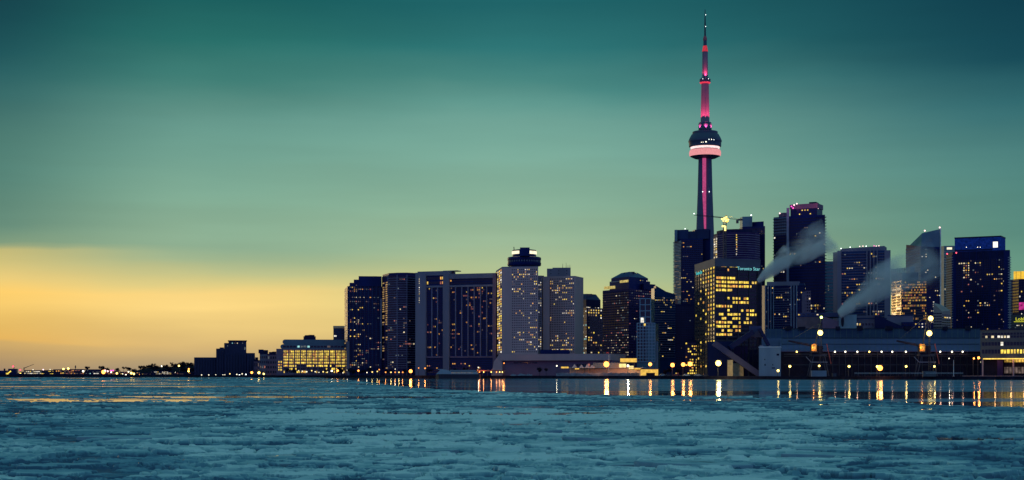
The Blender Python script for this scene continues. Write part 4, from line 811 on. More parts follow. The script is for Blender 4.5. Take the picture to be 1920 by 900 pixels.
Y = 1440; L, C, R = P(1562.5, Y + 10), P(1572, Y), P(1668.5, Y - 18); f = quad(L, C, R); zt = Z(472, Y); T = Tower('condominium_tower', 'wide grey condominium tower with tall vertical ribs behind the rising steam', 'tower', mid(f), 69)
T.part('wall', M_NAVY2, f, GZ, zt); g = rect(P(1576, Y + 2), P(1658, Y - 12), 20); T.part('upper_storeys', M_CONC2, g, zt, [Z(466, Y), Z(463, Y), Z(463, Y), Z(466, Y)]); T.part('corner_pier', M_CONC2, on_face(C, R, -.02, .06, .9, 2), GZ, Z(470, Y)); T.part('corner_pier', M_CONC2, on_face(C, R, .90, 1.01, .9, 2), GZ, Z(472, Y)); T.part('side_wall', M_CONC2, on_face(L, C, 0, 1, .3, .8), GZ, Z(472, Y))
T.mullions(lerp(C, R, .56), lerp(C, R, .76), GZ, Z(466, Y), 4, 1.0, 1.0, M_CONC2, 'rib', ends=True); T.bands(lerp(C, R, .06), lerp(C, R, .56), Z(690, Y), Z(474, Y), 42, .35, .4, M_TRIMD); T.bands(lerp(C, R, .76), lerp(C, R, .9), Z(690, Y), Z(474, Y), 42, .35, .4, M_CONC2)
T.windows(lerp(C, R, .06), lerp(C, R, .9), Z(690, Y), Z(475, Y), 18, 42, .66, .5, .05, 'std', fn=lambda x, y: .11 if y > .45 else .07, run=.45); T.clutter(g, Z(466, Y), 5, M_CONC2, 1.5)
for px, py, kk in ((1577, 466, 'W'), (1594, 463.5, 'W'), (1612, 462, 'P'), (1618, 461.5, 'P'), (1624, 461.5, 'W'), (1639, 461, 'm'), (1643, 461.5, 'P'), (1648, 461, 'P')): T.beacon(px, py, Y - 4, kk, .5)
T.finish()

Y = 1340; L, C, R = P(1671.5, Y + 26), P(1690.5, Y), P(1737, Y - 6); f = quad(L, C, R); T = Tower('office_building', 'office block with one sunset-gold side and warm lit floors under roof fins', 'office building', mid(f), 70)
T.part('wall', M_STAR, f, GZ, Z(525, Y)); T.part('upper_storeys', M_NAVY, quad(P(1671, Y + 28), P(1692, Y + 4), P(1722, Y)), Z(525, Y), Z(511, Y)); MG = material('sunset_gold_glass', (.55, .40, .16), .25, .6, .2)  # gold base colour imitates the sunset mirrored in this glass side
T.part('sunset_gold_face', MG, on_face(L, C, .02, .98, .25, .4), Z(600, Y), Z(526, Y)); T.bands(*[on_face(L, C, 0, 1, .25, .1)[i] for i in (0, 1)], Z(600, Y), Z(526, Y), 14, .4, .2, M_DARK)
T.windows(*[on_face(L, C, .05, .95, .26, .1)[i] for i in (0, 1)], Z(590, Y), Z(528, Y), 2, 12, .9, .82, .9, 'gold', fn=lambda x, y: .85, run=0)  # emissive panes strengthen the imitated sunset reflection
mb = MB()
for i in range(9): q = lerp(P(1672, Y + 26), P(1700, Y + 2), i / 8); mb.box((q[0], q[1], Z(506, Y)), (.9, 1.6, 10 * Y / F))
mb.build('roof_fin_frame', M_CONC2, T.t); T.part('sign_panel', M_CONC2, facing(1707, 1715, Y + 2, 1), Z(511, Y), Z(499, Y)); T.part('red_panel', LIT['p'], facing(1672, 1677.5, Y + 24, 1), Z(511, Y), Z(506, Y))
T.windows(C, R, Z(610, Y), Z(526.5, Y), 16, 17, .8, .5, .4, 'amber', fn=lambda x, y: (.72 if int(y * 16) in (15, 14, 12, 10, 9, 7) else .32) * (.7 if y < .25 else 1), run=.3); T.bands(C, R, Z(610, Y), Z(526, Y), 17, .4, .3, M_DARK); T.finish()

Y = 1680; L, C, R = P(1699, Y + 36), P(1727, Y), P(1763, Y + 8); f = quad(L, C, R); T = Tower('office_tower', 'tower with slanted glass roof wedge and a bright vertical edge', 'office tower', mid(f), 71)
za = Z(462, Y); T.part('wall', M_NAVY, f, GZ, [Z(459, Y + 36), za, za, za]); T.part('striped_face', M_CONC2, on_face(L, C, 0, 1, .3, .6), GZ, Z(461, Y)); T.bands(*[on_face(L, C, 0, 1, .35, .1)[i] for i in (0, 1)], Z(600, Y), Z(461, Y), 26, 1.3, .2, M_NAVY2, 'spandrel_trim')
MB().add([(C[0], C[1], za), (R[0], R[1], za), (f[3][0] + 8, f[3][1], za), (L[0], L[1], za), (C[0] + 1.5, C[1] + 1, Z(437, Y)), (R[0], R[1], Z(428, Y)), (f[3][0] + 8, f[3][1], Z(428, Y)), (L[0] + 1.5, L[1], Z(459, Y))], [(0, 1, 5, 4), (1, 2, 6, 5), (4, 5, 6, 7), (0, 4, 7, 3), (3, 7, 6, 2)]).build('slanted_roof', M_TEALG, T.t)
T.part('edge_fin', material('white_edge_fin', (.7, .72, .7), .5), on_face(C, R, .975, 1.02, .8, 1.6), GZ, Z(427, Y)); T.windows(C, R, Z(610, Y), Z(466, Y), 10, 34, .6, .45, .04, 'pale', fn=lambda x, y: .12 if y < .4 else .035); T.bands(C, R, Z(610, Y), Z(464, Y), 34, .3, .25, M_DARK)
T.beacon(1734, 432.5, Y + 4, 'P', .9); T.beacon(1762, 426.5, Y + 4, 'P', .9); T.finish()

Y = 1780; L, C, R = P(1763, Y + 10), P(1770, Y), P(1800, Y - 4); f = quad(L, C, R); T = Tower('glass_tower', 'pale teal glass tower showing as a sliver behind the blue-topped tower', 'tower', mid(f), 72)
T.part('wall', material('pale_teal_glass', (.20, .30, .28), .3), f, GZ, Z(461, Y)); T.bands(C, R, Z(600, Y), Z(462, Y), 30, .5, .3, M_TEALG); T.part('lit_sign_panel', LITW, on_face(C, R, .18, .5, .4, .5), Z(468, Y), Z(464, Y)); T.windows(C, R, Z(600, Y), Z(480, Y), 8, 26, .7, .5, .06, 'pale'); T.finish()

Y = 1490; L, C, R = P(1774, Y + 24), P(1786, Y), P(1893.5, Y - 26); f = quad(L, C, R); T = Tower('office_tower', 'big dark tower crowned by a glowing blue band with a white square sign', 'office tower', mid(f), 73)
T.part('wall', M_DARK, f, GZ, Z(472.5, Y)); g = rect(P(1790, Y - 1.5), P(1876.5, Y - 22), 24); BLUE = glow('blue_band', (.005, .022, .18), .6, .5); T.part('blue_crown', BLUE, g, Z(472, Y), Z(448, Y)); T.part('crown_cap', M_DARK, shrink(g, -.3), Z(448, Y), Z(445.5, Y)); cg = on_face(g[0], g[1], 0, 1, .2, .2)
T.part('white_sign', glow('white_square_sign', (1, .95, .8), 1.6), on_face(g[0], g[1], .835, .935, .35, .4), Z(467, Y), Z(456.5, Y)); T.part('dark_soffit', M_DARK, on_face(g[0], g[1], 0, .82, .25, .3), Z(472, Y), Z(469, Y))
T.part('corner_pier', M_NAVY, on_face(C, R, -.01, .06, .8, 2), GZ, Z(478, Y)); T.part('corner_pier', M_NAVY, on_face(C, R, .9, 1.0, .8, 2), GZ, Z(474, Y))
mb = MB()
for j in range(46): D = rect((L[0] - 1.2, L[1]), (C[0] - .4, C[1] - 1), 2); mb.prism(D, Z(690 - j * 4.6, Y) - .2, Z(690 - j * 4.6, Y) + .5)
mb.build('balcony_railing', bm, T.t); mb = MB()
mb.prism(on_face(C, R, .985, 1.005, .8, 1), GZ, Z(486, Y))
for j in range(30): q = on_face(C, R, .97, 1.02, .9, 2); mb.prism(q, Z(620 - j * 4.6, Y) - .2, Z(620 - j * 4.6, Y) + .5)
mb.build('balcony_railing', bm, T.t); T.mullions(lerp(C, R, .06), lerp(C, R, .9), GZ, Z(474, Y), 8, .6, .5, M_NAVY, 'rib', ends=True); T.bands(C, R, Z(690, Y), Z(486, Y), 46, .3, .3, M_NAVY)
T.windows(lerp(C, R, .06), lerp(C, R, .96), Z(690, Y), Z(488, Y), 22, 46, .62, .5, .05, 'std', fn=lambda x, y: .6 if .12 < x < .26 and y > .84 else .085, run=.35)
for px, py, kk in ((1776, 476, 'r'), (1793, 474, 'r'), (1889, 473, 'P')): T.beacon(px, py, Y - 10, kk, .8)
for px, kk in ((1812, 'w'), (1833, 'w'), (1838, 'w')): T.beacon(px, 463.5, Y - 24, kk, .3)
T.finish()

Y = 1600; L, C, R = P(1893, Y + 16), P(1910.5, Y), P(1950, Y - 6); f = quad(L, C, R); T = Tower('office_tower', 'tower with gold lit rooftop box and striped sunset-gold side at the frame edge', 'office tower', mid(f), 74)
T.part('wall', M_DARK, f, GZ, Z(523, Y)); T.part('gold_box', glow('gold_lit_roof_box', (1, .60, .06), .95, .2), rect(P(1900.5, Y + 8), P(1945, Y - 2), 18), Z(523, Y), Z(508, Y)); T.mullions(P(1901, Y + 7.8), P(1945, Y - 2.2), Z(523, Y), Z(508, Y), 5, .35, .3, M_PLUM, 'box_frame')
T.part('sunset_gold_face', MG, on_face(L, C, .35, .98, .25, .5), Z(585, Y), Z(524, Y)); T.part('striped_face', M_CONC2, on_face(L, C, 0, .34, .25, .5), Z(600, Y), Z(524, Y)); T.bands(*[on_face(L, C, 0, 1, .3, .1)[i] for i in (0, 1)], Z(585, Y), Z(524, Y), 11, 1.1, .3, M_NAVY, 'spandrel_trim')  # side carries the same sunset gold in its colour
T.windows(C, R, Z(600, Y), Z(526, Y), 12, 16, .6, .5, .04, 'pale'); T.part('magenta_sign', LIT['m'], on_face(C, R, .0, .35, .4, .4), Z(581, Y), Z(567, Y)); T.finish()

Y = 1120; f = facing(1896, 1960, Y, 30); T = Tower('supermarket_building', 'low dark building with yellow sign lettering behind the quayside building', 'building', mid(f), 75)
T.part('wall', material('charcoal_panels', (.05, .055, .06), .7), f, GZ, Z(590, Y)); sg = f
lettering('Loblaws', 'sign_lettering', (X(1912, Y), Y - 9, Z(599, Y)), 3.4, math.atan2(f[1][1] - f[0][1], f[1][0] - f[0][0]), glow('yellow_sign_letters', (.85, .85, .05), 1.0), T.t)
T.part('sign_underline', MATS['yellow_sign_letters'], on_face(f[0], f[1], .08, .42, .35, .4), Z(603.4, Y), Z(602.6, Y)); T.windows(f[0], f[1], Z(616, Y), Z(608, Y), 20, 2, .6, .4, .15, 'pale'); T.finish()

# ---------------------------------------------------------------- waterfront: sugar works, docks, lamps, far shore
M_ROOFU = material('dark_sheet_roof', (.020, .024, .085), .6, 0, .25, .05, .06, stretch=(.3, 1, 1)); M_ROOFL = material('blue_grey_sheet_roof', (.080, .078, .165), .6, 0, .25, .06, .06, stretch=(.3, 1, 1))
M_IRON = material('dark_iron', (.013, .011, .03), .6, .1, .3, .3, .2)
BOW = lambda px, Y0: Y0 - (px - 1640) * .045
sh = thing('storage_shed', 'very long dark sugar storage shed with two-pitch roof and row of eave lamps', 'shed', (X(1640, 1000), 1000, GZ))
def shed_detail():
    pass
def roofband(name, mat, p0, p1, pya, pyb, Ya, Yb, step=0):
    mb = MB(); n = 28
    for i in range(n):
        a, b_ = p0 + (p1 - p0) * i / n, p0 + (p1 - p0) * (i + 1) / n; ya, yb = BOW((a + b_) / 2, Ya), BOW((a + b_) / 2, Yb)
        fa = lambda px, Yq, py: (X(px, Yq), Yq, Z(py, Yq))
        v = [fa(a, BOW(a, Ya), pya), fa(b_, BOW(b_, Ya), pya), fa(b_, BOW(b_, Yb), pyb), fa(a, BOW(a, Yb), pyb)]; lo = [(x, y, z - .6) for x, y, z in v]
        mb.add(v + lo, [(0, 1, 2, 3), (7, 6, 5, 4), (0, 4, 5, 1), (2, 6, 7, 3), (1, 5, 6, 2), (3, 7, 4, 0)])
    return mb.build(name, mat, sh)
roofband('roof', M_ROOFL, 1462, 1838, 658, 634.5, 958, 985); roofband('roof', M_ROOFU, 1437, 1838, 634.5, 616.5, 985, 1012); roofband('roof', M_ROOFL, 1428, 1470, 662, 634.5, 962, 985)
MB().prism([(X(1440, 968), 968), P(1640, 962), P(1838, 952), P(1838, 1030), (X(1432, 1030), 1030)], GZ, Z(659, 962)).build('wall', M_IRON, sh)
mb = MB()
for px in range(1466, 1838, 12): y = BOW(px, 960); mb.box((X(px, y), y + 1.0, (GZ + Z(660, y)) / 2), (.35, .5, Z(660, y) - GZ))
mb.build('column_frame', M_STEEL, sh)
rr_s = random.Random(12)
for px in (1478, 1503, 1571, 1612, 1667, 1702, 1772, 1815):      # roof ventilators along the ridge
    y = BOW(px, 1008); w_ = 1.6 + rr_s.random() * 2; MB().box((X(px, y), y, Z(616.5, y) + .5), (w_ * 1.6, 2.2, 1.6 + rr_s.random() * 1.4)).build('roof_vent', M_IRON, sh)
mb = MB()
for px in range(1444, 1838, 11):
    y0, y1, y2 = BOW(px, 958), BOW(px, 985), BOW(px, 1012)
    if px > 1464: mb.tube((X(px, y0), y0, Z(658, y0) + .08), (X(px, y1), y1, Z(634.5, y1) + .08), .10, n=4)
    mb.tube((X(px, y1), y1, Z(634.5, y1) + .08), (X(px, y2), y2, Z(616.5, y2) + .08), .10, n=4)
mb.build('roof_seam', M_STEEL, sh)
mb = MB()
for py, yy in ((634.5, 984.5), (617, 1011), (646, 972)): 
    y0, y1 = BOW(1466, yy), BOW(1836, yy); mb.tube((X(1466, y0), y0, Z(py, y0) + .25), (X(1836, y1), y1, Z(py, y1) + .25), .22, n=5)
mb.build('gutter', M_IRON, sh)
mb = MB(); a, b_ = BOW(1470, 956), BOW(1836, 956)
for py, th in ((664, .9), (668, .35), (684, .5)): mb.tube((X(1470, a), a, Z(py, a)), (X(1836, b_), b_, Z(py, b_)), th / 2, n=4)
mb.build('conveyor_rail', M_STEEL, sh)
for px in (1494, 1538, 1565.5, 1585, 1607.5, 1630, 1653, 1673, 1698.5, 1763, 1785, 1805):
    y = BOW(px, 955); p = (X(px, y), y, Z(659.5, y)); o = MB().tube((p[0], y + 2, p[2] + .7), (p[0], y, p[2] + .3), .08, n=5).build('eave_lamp', M_STEEL, sh); MB().ball(p, .52, 8, 5).build('lamp_glass', BULB['w' if px % 2 else 'y'], o)
    point_light('eave_light', (p[0], p[1] - .9, p[2] - .3), (1, .45, .28), 90, .3, sh)

# conveyor gallery, transfer tower and white silo house
Y = 965; g = thing('conveyor_gallery', 'dark enclosed conveyor sloping down from a hopper block to the quay', 'conveyor', (X(1375, Y), Y, GZ))
def slab(mb, p0, p1, Yq, th, dep): # sloping box gallery between two pixel points
    a, b_ = (X(p0[0], Yq), Z(p0[1], Yq)), (X(p1[0], Yq), Z(p1[1], Yq)); dx_, dz_ = b_[0] - a[0], b_[1] - a[1]; L_ = math.hypot(dx_, dz_); nx, nz_ = -dz_ / L_ * th / 2, dx_ / L_ * th / 2
    q = [(a[0] + nx, a[1] + nz_), (b_[0] + nx, b_[1] + nz_), (b_[0] - nx, b_[1] - nz_), (a[0] - nx, a[1] - nz_)]
    return mb.add([(x, Yq - dep / 2, z) for x, z in q] + [(x, Yq + dep / 2, z) for x, z in q], [(0, 1, 2, 3), (7, 6, 5, 4)] + [(i, 4 + i, 4 + (i + 1) % 4, (i + 1) % 4) for i in range(4)])
slab(MB(), (1338, 643), (1424, 703), Y - 4, 3.6, 4).build('gallery', M_ROOFL, g); slab(MB(), (1368, 652), (1412, 622), Y, 3.2, 4).build('gallery', M_ROOFU, g); slab(MB(), (1424, 616), (1441, 648), Y, 2.0, 3).build('gallery', M_ROOFU, g)
MB().prism(facing(1327, 1374, Y + 4, 12), GZ, Z(640, Y)).build('hopper_block', M_ROOFU, g); MB().prism(facing(1404, 1428, Y + 3, 9), Z(632, Y), Z(611, Y)).build('transfer_house', M_ROOFL, g)
mb = MB()
for px in (1390, 1396, 1405, 1412, 1422, 1427): mb.tube((X(px, Y + 4), Y + 4, GZ), (X(px, Y + 4), Y + 4, Z(631, Y)), .35, n=4)
for i, (u, v) in enumerate(((1390, 1412), (1412, 1390), (1405, 1427), (1427, 1405))): mb.tube((X(u, Y + 4), Y + 4, GZ + 2 + i), (X(v, Y + 4), Y + 4, Z(645, Y)), .2, n=4)
for py in (650, 665, 680): mb.tube((X(1378, Y + 4), Y + 4, Z(py, Y)), (X(1428, Y + 4), Y + 4, Z(py, Y)), .22, n=4)
mb.build('support_frame', M_IRON, g); MB().prism(facing(1376, 1402, Y + 16, 8), GZ, Z(648, Y)).build('shed_wall', M_PLUM, g); MWW = material('lamplit_shed_wall', (.55, .42, .25), .8, 0, .25, .5); MB().prism(facing(1364, 1374, Y - 6, 3), GZ, Z(675, Y)).build('lit_shed_wall', MWW, g); MB().prism(facing(1374, 1394, Y + 1, 3), GZ, Z(681, Y)).build('lit_shed_wall', MWW, g)  # yellow lamp light on the pale shed walls is put into their colour
MB().prism(facing(1405, 1428, Y + 14, 8), GZ, Z(655, Y)).build('shed_wall', M_DARK, g)
Y = 940; f = facing(1423, 1464, Y, 14); T = Tower('silo_house', 'plain pale grey concrete silo house standing on the quay edge', 'silo', mid(f), 81)
T.part('wall', material('pale_blue_concrete', (.24, .30, .37), .8, 0, .12, .15, .2, stretch=(1, 1, .3)), f, GZ, Z(651.5, Y)); T.part('roof', M_WHITE, shrink(f, -.35), Z(651.5, Y), Z(649.8, Y)); T.part('hatch_box', M_CONC2, facing(1424, 1431, Y + 4, 3), Z(649.8, Y), Z(647, Y))
for px, py, w, h in ((1458.5, 665, 1.6, 1.2), (1434, 674, .5, .8), (1434.5, 684, .7, 1.1), (1449, 684, .5, .8), (1450, 690, 2, .7)):
    p = lerp(f[0], f[1], (px - 1423) / 41); T.dark.append((w, h, (p[0], p[1] - .06, Z(py, Y)), math.atan2(f[1][1] - f[0][1], f[1][0] - f[0][0]), None))
T.finish()
Y = 1110; o = thing('chimney', 'tall slim dark factory chimney venting white steam against the newspaper office', 'chimney', (X(1423, Y), Y, GZ))
MB().lathe((X(1423, Y), Y), [(2.0, GZ), (1.6, Z(532, Y))], 14).build('stack', M_IRON, o, smooth=True); MB().lathe((X(1423, Y), Y), [(1.8, Z(533, Y)), (1.8, Z(530, Y))], 14).build('rim', M_STEEL, o)

# refinery blocks behind the shed
def block(name, label, px0, px1, py, Y, d, mat, seed, tops=None, extra=()):
    f = facing(px0, px1, Y, d); T = Tower(name, label, 'factory building', mid(f), seed); z = Z(py, Y)
    T.part('wall', mat, f, GZ, z if not tops else [Z(q, Y) for q in (tops[0], tops[1], tops[1], tops[0])])
    if not tops: T.part('roof', M_NAVY2, shrink(f, -.4), z + .01, z + .7)
    for e in extra: e(T, f)
    return T, f
T, f = block('refinery_block', 'flat brownish refinery block with blue-grey roof edge above the shed', 1494, 1546, 594, 1040, 25, material('brown_brick', (.16, .11, .13), .85, 0, .2, .3), 82); T.part('roof_storey', M_ROOFL, facing(1494, 1574, 1044, 22), Z(594, 1040), Z(586, 1040)); T.windows(f[0], f[1], Z(592, 1040), Z(588, 1040), 6, 1, .5, .5, .4, 'pale'); T.finish()
T, f = block('refinery_block', 'refinery block with sloping roof beside the pale steam drum', 1542, 1576, 600, 1030, 20, M_LILAC, 83, (592, 604)); T.part('roof', M_ROOFL, facing(1540, 1576, 1032, 18), Z(606, 1030), Z(602, 1030)); T.finish()
Y = 1025; o = thing('steam_drum', 'pale teal vessel house with dark arched opening from which steam rises', 'tank', (X(1589, Y), Y, GZ)); MB().prism(facing(1573, 1606, Y, 12), GZ, Z(590, Y)).build('vessel_wall', material('pale_teal_steel', (.20, .33, .36), .5, 0, .15), o); MB().prism(facing(1571.5, 1607, Y + 1, 12), Z(590, Y), Z(588.6, Y)).build('lid', M_STEEL, o)
mb = MB(); mb.lathe((0, 0), [(0, 0), (1, 0), (1, .4), (0, .4)], 20); c = P(1579, Y); mb.v = [(c[0] + x * 1.0, c[1] - 1.1 - z * .5, Z(603, Y) + y * 3.6) for x, y, z in mb.v]; mb.build('arched_opening', M_IRON, o)
T, f = block('refinery_block', 'pale flat refinery roof block next to the steam drum', 1604, 1662, 598, 1035, 22, M_CONC2, 84); T.part('upper_storey', M_CONC2, facing(1604, 1640, 1040, 16), Z(598, 1035), Z(591, 1035)); T.clutter(f, Z(597, 1035), 5, M_ROOFU, 1.5); T.windows(f[0], f[1], Z(612, 1035), Z(604, 1035), 10, 1, .6, .5, .2, 'pale'); T.finish()
T, f = block('refinery_block', 'refinery block with steep dark gable roof rising to one side', 1640, 1692, 604, 1028, 20, M_ROOFU, 85, (590, 612)); T.finish()
T, f = block('refinery_block', 'stepped pale grey refinery block below the gold-sided office', 1665, 1712, 592, 1070, 22, M_CONC2, 86); T.part('lower_wing', M_NAVY, facing(1690, 1745, 1062, 14), GZ, Z(604, 1065)); T.windows(*facing(1690, 1745, 1061.8, 1)[:2], Z(616, 1065), Z(605, 1065), 9, 2, .5, .35, .35, 'pale'); T.finish()
Y = 1090; L, C, R = P(1750, Y + 3), P(1766, Y), P(1782, Y + 10); f = quad(L, C, R); T = Tower('stair_tower_building', 'small beige building with slanted top and window bands above the shed', 'building', mid(f), 87)
T.part('wall', material('beige_stone', (.34, .26, .22), .8, 0, .12), f, GZ, [Z(578, Y) + 4, Z(584, Y), Z(581, Y), Z(578, Y) + 3]); T.windows(L, C, Z(616, Y), Z(585, Y), 3, 6, .9, .4, .05, 'dimwarm'); T.windows(C, R, Z(616, Y), Z(588, Y), 4, 6, .8, .4, .25, 'pale'); T.finish()

# quayside office on the right
Y = 915; f = rect(P(1838, Y + 8), P(1975, Y - 14), 30); T = Tower('quayside_office', 'grey quayside office with dim window bands over a yellow lit colonnade', 'office building', mid(f), 88)
MQ = material('grey_green_panels', (.085, .09, .095), .6, 0, .18, .15); T.part('wall', MQ, f, Z(674, Y), Z(618.5, Y)); T.part('roof', M_DARK, shrink(f, -.5), Z(618.5, Y), Z(616.8, Y)); B0, B1 = f[0], f[1]
T.part('ground_floor', M_IRON, [lerp(f[0], f[3], .2), lerp(f[1], f[2], .2), f[2], f[3]], GZ, Z(674, Y))
for py0, py1, lit_, pl in ((634, 623, .1, 'pale'), (649, 640, .05, 'pale'), (664, 654, .35, 'office')):
    T.windows(lerp(B0, B1, .02), lerp(B0, B1, .98), Z(py0, Y), Z(py1, Y), 22, 2 if py0 < 640 else 1, .8, .75, lit_, pl, fn=(lambda x, y: .75 if x > .28 else .10) if py0 > 660 else (lambda x, y: .22 if y < .5 and x < .5 else .02) if py0 < 640 else None, run=.3)
T.part('light_strip', glow('yellow_soffit', (1, .66, .12), 1.5, .4), on_face(B0, B1, .04, .98, .3, .4), Z(673.6, Y), Z(671.6, Y))
T.part('lit_shopfront', glow('yellow_shopfront', (1, .58, .10), .8, .7), on_face(B0, B1, .31, .98, -5.0, .4), Z(679, Y), Z(674, Y)); T.part('lit_shopfront', LIT['d'], on_face(B0, B1, .31, .98, -5.0, .4), Z(700, Y), Z(688, Y)); T.part('shop_wall', M_PLUM, on_face(B0, B1, .22, .30, -3, .5), GZ, Z(674, Y)); T.mullions(*[on_face(B0, B1, .31, .98, -4.8, .4)[i] for i in (0, 1)], GZ, Z(674, Y), 16, .35, .3, M_IRON)
for t_ in (.035, .46, .8): p = lerp(B0, B1, t_); MB().box((p[0], p[1] + .2, (GZ + Z(674, Y)) / 2), (.7, .7, Z(674, Y) - GZ)).build('column', M_CONC, T.t)
for t_ in (.2, .42, .6, .8): p = lerp(B0, B1, t_); point_light('soffit_light', (p[0], p[1] - 1.2, Z(676, Y)), (1, .50, .18), 220, .5, T.t)
T.part('kerb', M_CONC, on_face(B0, B1, -.2, 1.0, 9, 3), GZ, GZ + .35)
T.finish()

# ship unloaders: gantry cranes with lit cabs
def unloader(px, Y, pyt, label):
    o = thing('ship_unloader', label, 'crane', (X(px, Y), Y, GZ)); k = Y / F; x = X(px, Y); zt = Z(pyt, Y); zd = Z(666, Y)
    for sx in (-1, 1):
        for sy in (-3, 3): MB().tube((x + sx * 6, Y + sy, GZ), (x + sx * 3.2, Y + sy, zd), .38, n=4).build('leg', M_STEEL, o)
    MB().box((x, Y, zd), (9, 7, .8)).build('platform', M_STEEL, o); MB().box((x - 1, Y, zd + 3), (6.5, 5, 5.2)).build('machine_house', M_IRON, o)
    mb = MB(); mb.tube((x - 2, Y, zd + 5), (x + 1, Y, zt), .4, n=4); mb.tube((x + 2.2, Y, zd + 5), (x + 1, Y, zt), .3, n=4); mb.tube((x + 1, Y, zt), (x - 17, Y - 6, Z(636, Y)), .12, n=4); mb.build('mast', M_STEEL, o)
    mb = MB(); mb.tube((x + 3, Y, zd + 4), (x - 19, Y - 6, Z(640, Y)), .5, n=4); mb.tube((x + 3, Y, zd + 5.2), (x - 19, Y - 6, Z(638.5, Y)), .25, n=4); mb.build('boom', M_IRON, o)
    MB().tube((x + 4.8, Y - 2, Z(645, Y)), (x + 7.4, Y - 2, Z(682, Y)), .3, n=4).build('ladder_frame', material('rust_red_paint', (.30, .06, .05), .6), o)
    MB().box((x - 3.4, Y - 4, Z(652, Y)), (3.0, 2.4, 4.4)).build('cab', material('cab_ochre_paint', (.60, .34, .07), .5), o); MB().box((x - 3.4, Y - 4, Z(660, Y)), (4.2, 2.8, .5)).build('cab_floor', M_STEEL, o)
    MB().box((x - 3.2, Y - 5.25, Z(651.5, Y)), (1.6, .12, 2.4)).build('cab_window', LIT['a'], o); point_light('cab_light', (x - 4, Y - 6.5, Z(652, Y)), (1, .42, .1), 420, .3, o)
    MB().box((x, Y - 3.8, Z(679, Y)), (10, .25, .35)).build('cross_beam', M_TRIM, o); MB().tube((x - 8, Y - 3.5, Z(669, Y)), (x - 5, Y - 3.5, Z(679, Y)), .18, n=4).build('strut', M_TRIM, o); return o
unloader(1534, 925, 606, 'ship unloading crane with ochre lit cab before the shed, beside the greenish lamp'); unloader(1736, 912, 590, 'ship unloading crane with red ladder at the quayside office end of the shed')

# floodlights and lamps -------------------------------------------------------------
def lamp(px, py, Y, key, label, power=1500, s=.62, name='street_lamp', group=None, pole=True, heads=1, arm=1.6, zb=GZ, two=False):
    x, z = X(px, Y), Z(py, Y); o = thing(name, label, 'lamp', (x, Y + arm, zb), group)
    if pole: MB().tube((x, Y + arm, zb), (x, Y + arm, z + .5), .16, .10, n=6).build('pole', M_STEEL, o); MB().tube((x, Y + arm, z + .5), (x, Y, z + s * .8), .07, n=5).build('arm', M_STEEL, o)
    for i in range(heads):
        q = (x + (i - (heads - 1) / 2) * s * 2.3, Y, z); h = MB().box((q[0], Y + s * .5, z + s * 1.05), (s * 2, s * 1.6, .22)).build('lamp_head', M_STEEL, o); MB().ball(q, s, 10, 6).build('lamp_glass', (BULB_D if s < .62 and px < 960 and key in BULB_D else BULB)[key], h)
    if power: point_light('lamp_light', (x, Y - s - .5, z - .2), LCOL[key], power * .35, max(.3, s * .7), o)
    return o
FL = 'floodlight_mast'
lamp(1347, 681, 948, 'y', 'big bright yellow floodlight beneath the sloping conveyor gallery', 26000, 1.75, FL)
lamp(1538, 624, 919, 'y', 'big warm floodlight on the mast of the ochre-cab ship unloader', 5000, 1.6, FL)
lamp(1540, 595, 921, 'g', 'greenish lamp topmost above the ochre-cab ship unloader', 1200, .75, FL)
lamp(1745, 597, 906, 'y', 'upper of two big floodlights stacked near the beige building', 5000, 1.5, FL, arm=1.2); lamp(1742.5, 625, 907, 'y', 'lower of two big floodlights stacked near the red-laddered ship unloader', 5000, 1.65, FL, arm=1.0)
lamp(1650, 690, 905, 'o', 'bright orange flood lamp low on the quay under the shed', 9000, 1.6, FL); lamp(1645, 687.5, 907, 'y', 'pale yellow lamp touching the bright orange flood lamp', 1500, .75)
for px, py, s, lab in ((1459, 695, .75, 'yellow lamp low against the foot of the silo house'), (1481, 687, .72, 'yellow lamp just past the silo house under the shed eave'), (1536, 686, .6, 'yellow lamp over the grey container by the ochre-cab unloader'), (1592, 687, .7, 'starry yellow lamp alone under the middle of the shed'), (1699, 687, .62, 'yellow lamp between the orange flood lamp and the red-laddered unloader'), (1752, 687, .6, 'yellow lamp at the foot of the red-laddered ship unloader')):
    lamp(px, py, 908, 'y', lab, 800, s)
lamp(1779.5, 672, 912, 'w', 'small white lamp on the shed wall near the quayside office', 400, .3, pole=False); lamp(1835, 671, 895, 'o', 'orange street lamp in front of the quayside office corner', 2500, .75); lamp(1826, 672, 897, 'o', 'smaller orange street lamp beside the quayside office corner lamp', 700, .5)
lamp(1137, 683, 1049, 'o', 'brightest orange lamp over the ferry terminal roofs', 30000, 1.9); lamp(1219, 683, 1030, 'o', 'orange star-like lamp next to the yellow lit kiosk', 4000, 1.2); lamp(1261, 684.5, 1010, 'o', 'single orange quay lamp standing apart before the close orange pair', 6000, 1.35); lamp(1281, 683.5, 1000, 'o', 'orange quay lamp, first of the close pair below the small yellow-floored office', 6000, 1.3); lamp(1294, 682.5, 995, 'o', 'orange quay lamp, second of the close pair, nearest the hopper block', 6000, 1.45)
lamp(1177.5, 686, 1050, 'w', 'white-yellow lamp in front of the lit ferry terminal box', 9000, .8); lamp(945, 681, 1125, 'o', 'orange street lamp leaning out from the sloping end of the hotel podium', 2200, .5); lamp(1044, 686, 1090, 'w', 'white lamp at the end of the hotel podium', 400, .45)
lamp(770, 696, 1190, 'o', 'strong orange lamp on the quay before the slab apartment block', 4500, 1.35); lamp(785, 690, 1200, 'o', 'small orange lamp above the strong orange lamp', 600, .45); lamp(797, 690.5, 1195, 'o', 'orange lamp at the pale pier of the slab block', 900, .6)
lamp(897, 689, 1125, 'w', 'white lamp over the red canopy of the ferry pier', 500, .5)
